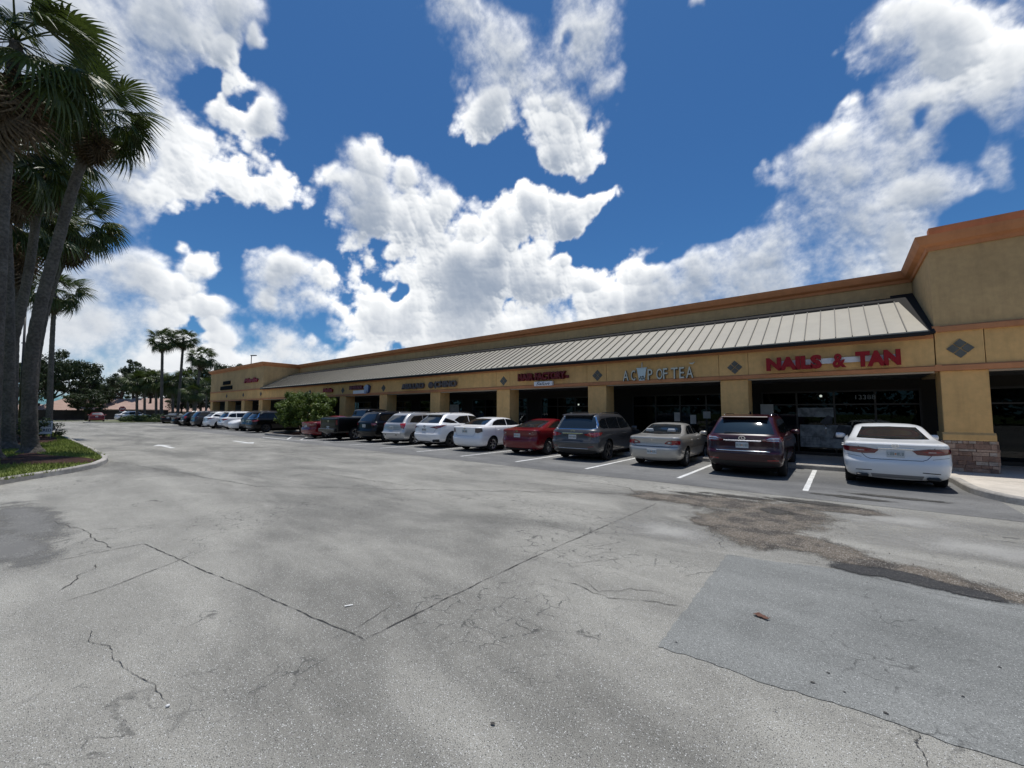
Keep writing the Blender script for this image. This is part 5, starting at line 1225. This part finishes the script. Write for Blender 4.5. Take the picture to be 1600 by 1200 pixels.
def fan_leaf(bm, M, pl, R, n, r, droop, mi, spread=112, tip=.42):
    """petiole and costapalmate blade; M places it, X points outward"""
    V = lambda x, y, z: bm.verts.new(M @ Vector((x, y, z)))
    # petiole
    seg = 5; pr = None
    for i in range(seg + 1):
        t = i / seg; x = pl * t; z = -pl * .22 * t * t; w_ = lerp(.028, .014, t)
        q = (V(x, -w_, z), V(x, w_, z), V(x, 0, z - .02))
        if pr:
            for a, b in ((0, 1), (1, 2), (2, 0)): f = bm.faces.new((pr[a], pr[b], q[b], q[a])); f.material_index = mi
        pr = q
    z0 = -pl * .22; ts = (.03, .3, .55, .72, .88, 1.0)
    da = rad(2 * spread) / n
    for k in range(n):
        a = -rad(spread) + da * (k + .5); Rk = R * (1 - .22 * (abs(a) / rad(spread)) ** 2) * r.uniform(.92, 1.05); pv = None
        split = tip; dk = droop * r.uniform(.8, 1.3); tw = r.uniform(-.25, .25)
        for j, t in enumerate(ts):
            rr = Rk * t; hw = rr * math.tan(da / 2) * (1 if t <= 1 - split + .2 else 1)
            if t > 1 - split: hw = Rk * (1 - split) * math.tan(da / 2) * max(.0, (1.0 - t) / split) * .8 + .002
            dz = -dk * R * t ** 2.4 - abs(math.sin(a)) * .10 * R * t - (.25 * R * max(0, t - .75) * (1 + tw))
            # fold back along the costa
            cx = pl + rr * math.cos(a); cy = rr * math.sin(a); px_, py_ = -math.sin(a) * hw, math.cos(a) * hw
            pleat = .35 * hw
            if t >= 1: q = (V(cx, cy, z0 + dz),)
            else: q = (V(cx + px_, cy + py_, z0 + dz - pleat), V(cx, cy, z0 + dz + pleat), V(cx - px_, cy - py_, z0 + dz - pleat))
            if pv:
                if len(q) == 3: fs = [(pv[0], pv[1], q[1], q[0]), (pv[1], pv[2], q[2], q[1])]
                else: fs = [(pv[0], pv[1], q[0]), (pv[1], pv[2], q[0])]
                for f_ in fs: f = bm.faces.new(f_); f.material_index = mi
            pv = q
def crown_mesh(name, seed, n=42, R=.95, pl=1.0, seg=26, dead=False, ndead=26):
    r = random.Random(seed); bm = bmesh.new()
    if not dead:
        for i in range(n):
            t = (i + .5) / n; el = lerp(80, -42, t ** .8) + r.uniform(-9, 9); azm = i * 137.5 + r.uniform(-14, 14)
            M = Matrix.Rotation(rad(azm), 4, 'Z') @ Matrix.Rotation(-rad(el), 4, 'Y') @ Matrix.Rotation(rad(r.uniform(-28, 28)), 4, 'X')
            s_ = r.uniform(.85, 1.1) * (.75 if t < .12 else 1)
            fan_leaf(bm, M, pl * s_, R * s_, seg, r, .35 + .45 * t, 0)
    else:
        for i in range(ndead):
            el = r.uniform(-84, -52); azm = i * 137.5 + r.uniform(-15, 15)
            M = Matrix.Translation((0, 0, -.15 - r.uniform(0, 1.0))) @ Matrix.Rotation(rad(azm), 4, 'Z') @ Matrix.Rotation(-rad(el), 4, 'Y') @ Matrix.Rotation(rad(r.uniform(-40, 40)), 4, 'X')
            s_ = r.uniform(.7, 1.0); fan_leaf(bm, M, pl * .6 * s_, R * .8 * s_, 14, r, .55, 0, 80, .4)
    me = bpy.data.meshes.new(name); bm.to_mesh(me); bm.free(); return me
CR = [crown_mesh('crown', 1, 34, 1.0, 1.15), crown_mesh('crown', 2, 32, 1.0, 1.1), crown_mesh('crown', 3, 36, .95, 1.15)]
for m_ in CR: m_.materials.append(PALML)
SK = [crown_mesh('dead_fronds', 11, dead=True), crown_mesh('dead_fronds', 12, dead=True, ndead=34)]
for m_ in SK: m_.materials.append(PALMD)
LOWC = [crown_mesh('crown', 5, 30, 1.0, .9, 14), crown_mesh('crown', 6, 26, 1.0, .8, 14)]
for m_ in LOWC: m_.materials.append(PALML)
LOWS = crown_mesh('dead_fronds', 15, dead=True, ndead=16); LOWS.materials.append(PALMD)
def palm(base, top, r0, r1, label, ci=0, s=1.0, rz=0, skirt=1.0, low=False, bend=.5, path=None, group='fan palms on the left island'):
    base = Vector(base); top = Vector(top); o = empty('palm_tree', base, 0, label, 'palm tree', group); d = top - base
    mb = MB(); pts, rs = [], []; n = 90 if not low else 10
    for i in range(n + 1):
        t = i / n; lean = t + bend * .25 * math.sin(math.pi * t)
        p = Vector((d.x * lean, d.y * lean, d.z * t)); pts.append(p)
        rr = lerp(r0, r1, min(1, t * 1.6) ** .6 if t < .6 else 1.0 - 0); rr = lerp(r0, r1, t ** .55)
        if path:
            f_ = t * (len(path) - 1); i0 = min(int(f_), len(path) - 2); u_ = f_ - i0; pm = path[max(i0 - 1, 0)]; pa = path[i0]; pb = path[i0 + 1]; pn = path[min(i0 + 2, len(path) - 1)]
            p = .5 * ((2 * pa) + (pb - pm) * u_ + (2 * pm - 5 * pa + 4 * pb - pn) * u_ ** 2 + (3 * pa - pm - 3 * pb + pn) * u_ ** 3) - base; pts[-1] = p
        if t < .045: rr *= 1 + .75 * (1 - t / .045) ** 1.6
        if not low: rr *= 1 + .022 * ((i % 2) * 2 - 1) + .03 * math.sin(i * 1.7)
        rs.append(rr)
    pts[0].z -= .1
    mb.tube(pts, rs, 18 if not low else 10); mb.build('trunk', PALMT, o)
    cme = (LOWC if low else CR)[ci % (2 if low else 3)]
    c = bpy.data.objects.new('crown', cme); COL.objects.link(c); c.parent = o; c.location = pts[-1]; c.scale = (s, s, s); c.rotation_euler = (0, 0, rz)
    if skirt:
        k = bpy.data.objects.new('dead_fronds', LOWS if low else SK[ci % 2]); COL.objects.link(k); k.parent = o; k.location = pts[-1]; k.scale = (s * skirt, s * skirt, s * skirt * 1.1); k.rotation_euler = (0, 0, rz + 1)
    return o
def gz(v, z=.12): return (v.x, v.y, z)
def trace(pix, R0, R1):
    n = len(pix) - 1; q = [P(x, y, lerp(R0, R1, k / n)) for k, (x, y) in enumerate(pix)]; q[0] = Vector((q[0].x, q[0].y, .12)); return q
def tpalm(pix, R0, R1, *a, **k): q = trace(pix, R0, R1); return palm(q[0], q[-1], *a, path=q, **k)
tpalm([(48, 703), (46, 640), (49, 560), (63, 480), (85, 398), (110, 308), (137, 225), (152, 172)], 24.1, 22.6, .25, .14, 'tall leaning fan palm with the widest crown, trunk rooted in the dark mulch', 0, 1.0, .3)
tpalm([(-14, 690), (-9, 560), (-2, 430), (5, 300), (13, 190), (26, 65)], 21.5, 20.0, .22, .15, 'thick fan palm trunk along the left edge with hanging brown skirt', 1, 1.3, 2.0, 1.2)
tpalm([(16, 670), (14, 560), (13, 440), (10, 340), (16, 235)], 27, 26.5, .22, .14, 'fan palm behind the leftmost trunk with crown at mid height', 2, 1.24, 1.1, 1.1)
tpalm([(6, 668), (14, 565), (34, 480), (49, 398), (60, 312), (72, 225)], 30, 29, .22, .14, 'fan palm seen just left of the big leaning palm trunk', 0, 1.3, 4.0, 1.1)
tpalm([(20, 668), (22, 560), (26, 450), (30, 340)], 34, 33.5, .22, .14, 'fan palm at back left with crown partly hidden by other palms', 1, 1.36, 5.0, 1.2)
tpalm([(50, 668), (58, 560), (80, 455), (103, 398), (117, 340)], 37, 36.5, .20, .13, 'slender palm trunk forking off behind the big leaning palm', 2, 1.24, .5, 1.1)
palm(gz(P(78, 652, 56)), P(86, 452, 56), .25, .15, 'smaller distant fan palm low between the big trunks', 1, 1.25, 3.0, .8)
GM = 'fan palms on the far island'
palm(gz(P(252, 655, 84)), P(254, 530, 84), .24, .17, 'left of the two tall slim palms beyond the lane end', 0, 1.12, .7, .8, bend=0, group=GM)
palm(gz(P(277, 655, 86)), P(287, 528, 86), .24, .17, 'right of the two tall slim palms beyond the lane end', 2, 1.12, 2.7, .8, bend=0, group=GM)
palm(gz(P(303, 655, 82)), P(315, 556, 82), .24, .17, 'shorter palm right of the tall pair near the building', 1, 1.15, 4.7, .9, bend=-.3, group=GM)
for k, (x, y, R_, s_) in enumerate([(214, 596, 92, 1.2), (226, 588, 98, 1.1), (244, 592, 90, 1.2), (270, 598, 88, 1.2), (293, 590, 92, 1.2), (322, 602, 96, 1.1), (303, 612, 80, .9)]):
    palm(gz(P(x, 655, R_)), P(x, y, R_), .22, .16, 'low cabbage palm at the far island, number %s from the left in its row' % ['one', 'two', 'three', 'four', 'five', 'six', 'seven'][k], k, s_ * 1.1, k, .7, low=True, bend=0, group='cabbage palms on the far island')

def foliage(bm, lumps, per, leaf, seed, mi=0, flat=.6):
    """small leaf clusters scattered near the surface of many lumps"""
    r = random.Random(seed)
    for (cx, cy, cz, rx, rz_) in lumps:
        for i in range(per):
            d = Vector((r.gauss(0, 1), r.gauss(0, 1), r.gauss(0, 1))).normalized(); q = r.uniform(.45, 1.05)
            p = Vector((cx + d.x * rx * q, cy + d.y * rx * q, cz + d.z * rz_ * q)); s = leaf * r.uniform(.5, 1.3)
            nrm = (d + Vector((r.uniform(-1, 1), r.uniform(-1, 1), r.uniform(-.2, 1.2)))).normalized()
            a = nrm.cross(Vector((r.uniform(-1, 1), r.uniform(-1, 1), r.uniform(-1, 1)))).normalized(); b = nrm.cross(a)
            vs = [bm.verts.new(p + a * s * u + b * s * v * flat) for u, v in ((-1, 0), (-.1, -.8), (1, 0), (.1, .8))]
            f = bm.faces.new(vs); f.material_index = mi
def tree_meshes(seed, h, w_, kind):
    """crown and trunk meshes; base at the origin"""
    r = random.Random(seed); lumps = []; tb = MB(); cz = h * (.62 if kind != 'pine' else .74); rz_ = h * (.36 if kind != 'pine' else .24)
    tb.tube([(0, 0, -.2), (r.uniform(-.2, .2), 0, h * .3), (r.uniform(-.3, .3), 0, h * .6)], [h * .03, h * .022, h * .014], 8)
    n = 62 if kind != 'pine' else 36
    for i in range(n):
        d = Vector((r.gauss(0, 1), r.gauss(0, 1), r.gauss(0, .9))).normalized(); q = r.uniform(.35, 1.0) ** .7
        p = Vector((d.x * w_ / 2 * q, d.y * w_ / 2 * q, cz + d.z * rz_ * q)); s = r.uniform(.08, .17) * w_
        if p.z < h * .18: p.z = h * .2
        lumps.append((p.x, p.y, p.z, s, s * .62))
        if i % 3 == 0:
            s0 = Vector((0, 0, h * r.uniform(.25, .5))); tb.tube([s0, s0.lerp(p, .55) + Vector((0, 0, -.05 * h)), p], [h * .011, h * .008, h * .003], 5)
    bm = bmesh.new(); foliage(bm, lumps, 110, .030 * h ** .5 * (w_ / 7) ** .5 * 2.2, seed + 5)
    cm = bpy.data.meshes.new('crown'); bm.to_mesh(cm); bm.free(); cm.materials.append({'oak': OAKL, 'pine': PINEL}[kind])
    bmesh.ops.recalc_face_normals(tb.bm, faces=tb.bm.faces[:]); tm = bpy.data.meshes.new('trunk'); tb.bm.to_mesh(tm); tb.bm.free(); tm.materials.append(BARK)
    return cm, tm
TM = [tree_meshes(21, 11, 8.5, 'oak'), tree_meshes(22, 11, 9, 'oak'), tree_meshes(23, 12, 7, 'pine'), tree_meshes(24, 11, 8, 'oak')]
def tree(px, R_, topy, wpx, k, label, group='trees beyond the far road'):
    b = P(px, 650, R_); t = P(px, topy, R_); h = t.z; th = math.atan2(px - 800, FPX); wm = wpx * R_ * math.cos(th) ** 2 / FPX
    o = empty('shade_tree' if k != 2 else 'pine_tree', (b.x, b.y, 0), 0, label, 'tree', group); H0, W0 = ((11, 8.5), (11, 9), (12, 7), (11, 8))[k]
    for nm, me in zip(('crown', 'trunk'), TM[k]):
        c = bpy.data.objects.new(nm, me); COL.objects.link(c); c.parent = o
    o.scale = (wm / W0, wm / W0, h / H0); o.rotation_euler = (0, 0, (px * 7.3) % 6.28); return o
for i, (px, R_, ty, wp, k, lb) in enumerate([
    (80, 108, 546, 80, 0, 'dark oak nearest the palm trunks with the highest round top'), (122, 112, 556, 80, 1, 'dark oak with loose top above the dark fence'),
    (150, 120, 590, 60, 3, 'low dark oak left of the gap in the treeline'), (12, 100, 560, 110, 3, 'dark oak behind the left palm trunks'), (48, 118, 562, 80, 1, 'oak crown between the left palm trunks'),
    (172, 135, 592, 60, 0, 'lower tree in the gap behind the red car'), (206, 122, 560, 56, 2, 'tall round topped pine above the pink roof'), (186, 128, 578, 50, 2, 'pine left of the tall round topped pine'),
    (232, 126, 577, 50, 0, 'oak right of the tall pine behind the cabbage palms'), (262, 130, 590, 60, 1, 'dark tree filling below the two tall palms'), (296, 122, 572, 60, 3, 'tree behind the shorter palm'),
    (322, 118, 563, 46, 2, 'pine just left of the building cornice'), (345, 130, 563, 50, 1, 'tree crown rising over the left end of the building roof'), (364, 140, 566, 40, 2, 'small pine crown over the building roof'), (312, 104, 596, 70, 0, 'low dark tree beside the end wall of the building'),
    (283, 108, 605, 60, 1, 'low dark tree between the cabbage palms'), (135, 104, 606, 70, 3, 'low dark tree in front of the pink roof')]):
    tree(px, R_, ty, wp, k, lb)

def shrub(name, label, x, y, z, lumps, per, leaf, m, seed, stems=6, hgt=2.0, group=None, cat='bush'):
    o = empty(name, (x, y, z), 0, label, cat, group); bm = bmesh.new(); foliage(bm, lumps, per, leaf, seed); me = bpy.data.meshes.new('foliage'); bm.to_mesh(me); bm.free(); link('foliage', me, m, o)
    r = random.Random(seed); mb = MB()
    for k in range(stems):
        l = lumps[(k * 7) % len(lumps)]; mb.tube([(l[0] * .2, l[1] * .2, -.1), (l[0] * .5, l[1] * .5, l[2] * .5), (l[0], l[1], l[2])], [.04, .03, .012], 6)
    mb.build('stems', BARK, o); return o
r = random.Random(40); lm = []
for i in range(165):
    a = r.uniform(0, 6.28); q = r.uniform(0, 1) ** .5; x = q * math.cos(a) * 3.3 - .2; y = q * math.sin(a) * 1.4; zt = 2.95 * (1 - .38 * (abs(x) / 3.4) ** 2.4)
    lm.append((x, y, r.uniform(.7, zt), r.uniform(.22, .42), r.uniform(.2, .35)))
for i in range(22):
    x = r.uniform(-2.8, 2.8); lm.append((x, r.uniform(-1, 1), 2.8 - .11 * x * x + r.uniform(-.1, .3), .2, .28))
shrub('bush', 'large rounded green bush on the planted island between parked cars', -31.0, 14.1, .12, lm, 150, .08, BUSHL, 41, 16)
# planted island with its kerb
pts = [(-28.2, 16), (-28.2, 12.9)] + arc(-28.9, 12.9, .7, 0, -90, 5)[1:] + [(-31.8, 12.2), (-32.6, 12.2)] + arc(-32.8, 12.9, .7, -90, -180, 5)[1:] + [(-33.5, 16)]
ribbon('kerb', list(reversed(pts)), .15, -.01, .15, CURB, -1)
mb = MB(); mb.poly([(x * 1.0 + (.12 if x < -31 else -.12), y + .1, .115) for x, y in pts]); tag(mb.build('planting_bed', MULCH), kind='structure')
# left hedge plants
def lumpset(seed, n, sx, sy, h, s): 
    r = random.Random(seed); return [(r.uniform(-sx, sx), r.uniform(-sy, sy), r.uniform(.15, h), s * r.uniform(.7, 1.3), s * r.uniform(.5, 1)) for _ in range(n)]
v = P(12, 672, 34); shrub('hedge_shrub', 'pale green leafy hedge at the far left behind the grass', v.x, v.y, .12, lumpset(3, 26, 1.6, .8, 1.0, .3), 130, .06, HEDGEL, 51, 5, group='hedge on the left island')
v = P(40, 668, 36.5); shrub('hedge_shrub', 'darker hedge piece just behind the leaning palm trunk', v.x, v.y, .12, lumpset(4, 22, 1.3, .8, 1.0, .3), 120, .06, HEDGEL, 52, 5, group='hedge on the left island')
v = P(84, 668, 38); shrub('hedge_shrub', 'small dark shrub standing right of the white yard sign', v.x, v.y, .12, lumpset(5, 14, .45, .4, .85, .22), 110, .05, OAKL, 53, 4, group='hedge on the left island')
for k, (x, R_, sx) in enumerate([(208, 84, 3.2), (228, 82, 3.0), (250, 80, 3), (276, 80, 3)]):
    v = P(x, 655, R_); shrub('hedge_shrub', ['low hedge beside the stop sign', 'low hedge under the cabbage palms', 'low hedge behind the black sedan', 'low hedge near the far parked cars'][k], v.x, v.y, .1, lumpset(60 + k, 30, sx, 1.0, .9, .42), 60, .11, HEDGEL, 70 + k, 3, group='hedges on the far island')
c0 = P(250, 655, 80); blob_sheet('grass_island', c0.x, c0.y, 10, 3.2, .1, LAWN, 9, rad(42))
il = [(c0.x + 10.3 * math.cos(a) * math.cos(rad(42)) - 3.5 * math.sin(a) * math.sin(rad(42)), c0.y + 10.3 * math.cos(a) * math.sin(rad(42)) + 3.5 * math.sin(a) * math.cos(rad(42))) for a in [2 * math.pi * i / 36 for i in range(37)]]
ribbon('kerb', il, .16, -.01, .14, CURB, 1)
# yard sign half behind the palm
v = P(64, 684, 36.8); s = empty('yard_sign', (v.x, v.y, .12), rad(84), 'white lawn sign with two lines of dark blue letters beside the leaning palm', 'sign')
mb = MB(); mb.box(-.42, .42, -.02, .02, .22, .98); brd = mb.build('board', WHITE, s, bevel=.004)
mb = MB(); mb.box(-.40, -.36, -.01, .01, -.1, .3); mb.box(.36, .40, -.01, .01, -.1, .3); mb.build('stakes', CURB, s)
text('lettering', 'SQUARES', .2, NAVY, brd, (-.36, -.024, .62), .003, .004, .72, .17); text('lettering', 'OFFERED', .2, NAVY, brd, (-.36, -.024, .36), .003, .004, .74, .17)
# far stop sign
v = P(190, 655, 88); s = empty('stop_sign', (v.x, v.y, 0), math.atan2(v.x, -v.y) * -1 + 0, 'red octagonal stop sign at the far end of the lane', 'sign'); s.rotation_euler.z = math.atan2(-v.x, v.y)
zc = P(190, 639, 88).z
mb = MB(); mb.tube([(0, 0, 0), (0, 0, zc + .4)], .03, 8); mb.build('post', mat('galvanised', (.4, .4, .4), .5, .6), s)
oc = [(.44 * math.cos(rad(22.5 + 45 * k)), zc + .44 * math.sin(rad(22.5 + 45 * k))) for k in range(8)]; mb = MB(); mb.prism(oc, 1, -.055, -.04); mb.build('rim', WHITE, s)
oc = [(.405 * math.cos(rad(22.5 + 45 * k)), zc + .405 * math.sin(rad(22.5 + 45 * k))) for k in range(8)]; mb = MB(); mb.prism(oc, 1, -.065, -.0555); pl_ = mb.build('plate', mat('stop_red', (.30, .012, .014), .5), s)
text('lettering', 'STOP', .3, WHITE, pl_, (-.28, -.07, zc - .13), .003, .006, .56, .26)
# lamp posts
v = P(393, 556, 92); s = empty('street_lamp', (v.x, v.y, 0), rad(30), 'tall dark lamp post rising over the left end of the roof', 'street lamp')
mb = MB(); mb.tube([(0, 0, 0), (0, 0, v.z)], [.12, .07], 8); mb.build('post', FRAME, s); mb = MB(); mb.box(-.1, 1.0, -.2, .2, v.z - .02, v.z + .14); mb.build('lamp_head', FRAME, s, bevel=.03)
v = P(39, 485, 62); v2 = P(32, 650, 62); s = empty('street_lamp', (v2.x, v2.y, 0), rad(30), 'dark thin lamp post seen between the left palm trunks', 'street lamp')
mb = MB(); mb.tube([(0, 0, 0), (v.x - v2.x, v.y - v2.y, v.z)], [.13, .08], 8); mb.build('post', FRAME, s); mb = MB(); mb.box(-.6, .6, -.06, .06, v.z * .72, v.z * .72 + .1); mb.build('crossbar', FRAME, s)
# houses beyond the road and the dark fence
ROOFP = mat('pink_shingle', (.38, .27, .225), .9, spec=.1, var=[(.5, .1, 3), (6, .08, 3)]); HWALL = mat('house_wall', (.42, .36, .29), .9)
def house(px, R_, ridge, eave, wd, label, rz=None):
    v = P(px, 655, R_); zr = P(px, ridge, R_).z; ze = P(px, eave, R_).z; o = empty('house', (v.x, v.y, 0), math.atan2(-v.x, v.y) if rz is None else rz, label, 'house', 'low houses beyond the road')
    mb = MB(); hw = wd / 2; dp = 9
    mb.box(-hw, hw, 0, dp, 0, ze); mb.build('wall', HWALL, o)
    mb = MB(); q = [(-hw - .5, -.5, ze), (hw + .5, -.5, ze), (hw + .5, dp + .5, ze), (-hw - .5, dp + .5, ze), (-hw + 4, dp / 2, zr), (hw - 4, dp / 2, zr)]
    vs = [mb.bm.verts.new(p) for p in q]
    for f in ((0, 1, 5, 4), (1, 2, 5), (2, 3, 4, 5), (3, 0, 4), (0, 3, 2, 1)): mb.bm.faces.new([vs[i] for i in f])
    rf = mb.build('roof', ROOFP, o); mb = MB(); mb.box(-2.5, -2.1, 2.2, 2.6, ze, zr + .1 * 0 + (zr - ze) * .2 + 0); mb.build('vent', DKMET, rf)
    mb = MB()
    for k in (-.5, .1, .6): mb.box(k * hw, k * hw + 1.2, -.03, .0, 1.0, min(2.1, ze - .2))
    mb.build('window', GLASS, o); return o
house(165, 118, 622, 641, 20, 'low house with wide pink shingle hip roof behind the red car'); house(255, 116, 622, 640, 18, 'low pink roofed house behind the cabbage palms'); house(318, 112, 634, 643, 12, 'low pink roofed house beside the end of the building'); house(85, 125, 632, 642, 18, 'low pink roofed house half hidden by the left oaks')
a_, b_ = P(30, 655, 106), P(262, 655, 108); s = empty('fence', (a_.x, a_.y, 0), math.atan2(b_.y - a_.y, b_.x - a_.x), 'long dark brown board fence in front of the houses', 'fence'); ln = (b_ - a_).to_2d().length
FENCEM = mat('fence_board', (.045, .036, .03), .9, var=[(1, .2, 3)]); mb = MB(); mb.box(0, ln, -.03, .03, .1, 1.85); mb.build('panel', FENCEM, s)
for k in range(int(ln / 2.6) + 1): mb = MB(); mb.box(k * 2.6 - .06, k * 2.6 + .06, -.08, .08, 0, 1.95); mb.build('post', FENCEM, s)
mb = MB(); aa = G(20, 653, 0); a1, a2 = P(20, 655, 104), P(262, 655, 106); b1, b2 = P(20, 655, 99), P(200, 655, 99); mb.poly([(p.x, p.y, .012) for p in (a1, a2, b2, b1)]); tag(mb.build('road_verge', LAWN), kind='structure')

# unseen wood added behind the camera so shop glass and cars reflect dark
r = random.Random(91); lm = []
for i in range(150):
    a = rad(r.uniform(195, 345)); R_ = r.uniform(62, 78); lm.append((R_ * math.cos(a), R_ * math.sin(a), r.uniform(3, 13), r.uniform(3.5, 6), r.uniform(2.5, 4)))
bm = bmesh.new(); foliage(bm, lm, 170, .75, 92); me = bpy.data.meshes.new('unseen_woodland'); bm.to_mesh(me); bm.free(); tag(link('unseen_woodland', me, OAKL), kind='stuff')
# litter
mb = MB(); c = G(1190, 966); M = Matrix.Translation((c.x, c.y, .012)) @ Matrix.Rotation(rad(-25), 4, 'Z')
for i in range(5): mb.poly([tuple(M @ Vector(p)) for p in ((-.055 + i * .022, -.03 + i * .004, .004 + .006 * (i % 2)), (-.055 + (i + 1) * .022, -.03 + i * .004, .004 + .006 * ((i + 1) % 2)), (-.05 + (i + 1) * .022, .028, .008 + .006 * ((i + 1) % 2)), (-.05 + i * .022, .03 - i * .005, .008 + .006 * (i % 2)))])
o = mb.build('cardboard_scrap', mat('brown_card', (.12, .055, .035), .8)); md = o.modifiers.new('s', 'SOLIDIFY'); md.thickness = .002; tag(o, 'crumpled brown cardboard scrap lying on the dark repair patch', 'litter')
mb = MB(); c = G(545, 947); M = Matrix.Translation((c.x, c.y, .006)) @ Matrix.Rotation(rad(75), 4, 'Z'); mb.box(-.035, .035, -.011, .011, 0, .002, M=M @ Matrix.Rotation(rad(5), 4, 'Y')); tag(mb.build('paper_scrap', mat('torn_paper', (.6, .6, .58), .7, var=[(60, .2, 2)])), 'small torn white paper strip lying inside the asphalt joint corner', 'litter')
mb = MB(); c = G(262, 1105); mb.lathe([(0, .004), (.011, .006), (.010, .013), (0, .015)], 'Z', (c.x, c.y, 0), 7); tag(mb.build('pebble', mat('white_pebble', (.7, .7, .68), .7)), 'small white pebble at the end of the jagged crack', 'pebble')
# loose stones in the gravel spill
r = random.Random(77); mb = MB()
for i in range(450):
    px, py = r.choice([(1130, 788), (1200, 800), (1180, 830), (1260, 845), (1320, 870), (1440, 893), (1090, 800), (1240, 790), (1380, 800)]); c = G(px + r.gauss(0, 45), py + r.gauss(0, 12)); s_ = r.uniform(.003, .010)
    M = Matrix.Translation((c.x, c.y, .008)) @ Euler((r.uniform(0, 3), r.uniform(0, 3), r.uniform(0, 3))).to_matrix().to_4x4()
    vs = [mb.bm.verts.new(M @ Vector(p) * 1.0) for p in ((s_, 0, 0), (-s_, 0, 0), (0, s_ * .8, 0), (0, -s_ * .8, 0), (0, 0, s_ * .6), (0, 0, -s_ * .6))]
    for f in ((0, 2, 4), (2, 1, 4), (1, 3, 4), (3, 0, 4), (2, 0, 5), (1, 2, 5), (3, 1, 5), (0, 3, 5)): mb.bm.faces.new([vs[k] for k in f]).material_index = i % 3
tag(mb.build('loose_stones', [mat('stone_a', (.30, .28, .25), .9), mat('stone_b', (.24, .21, .18), .9), mat('stone_c', (.42, .40, .36), .9)]), kind='stuff')
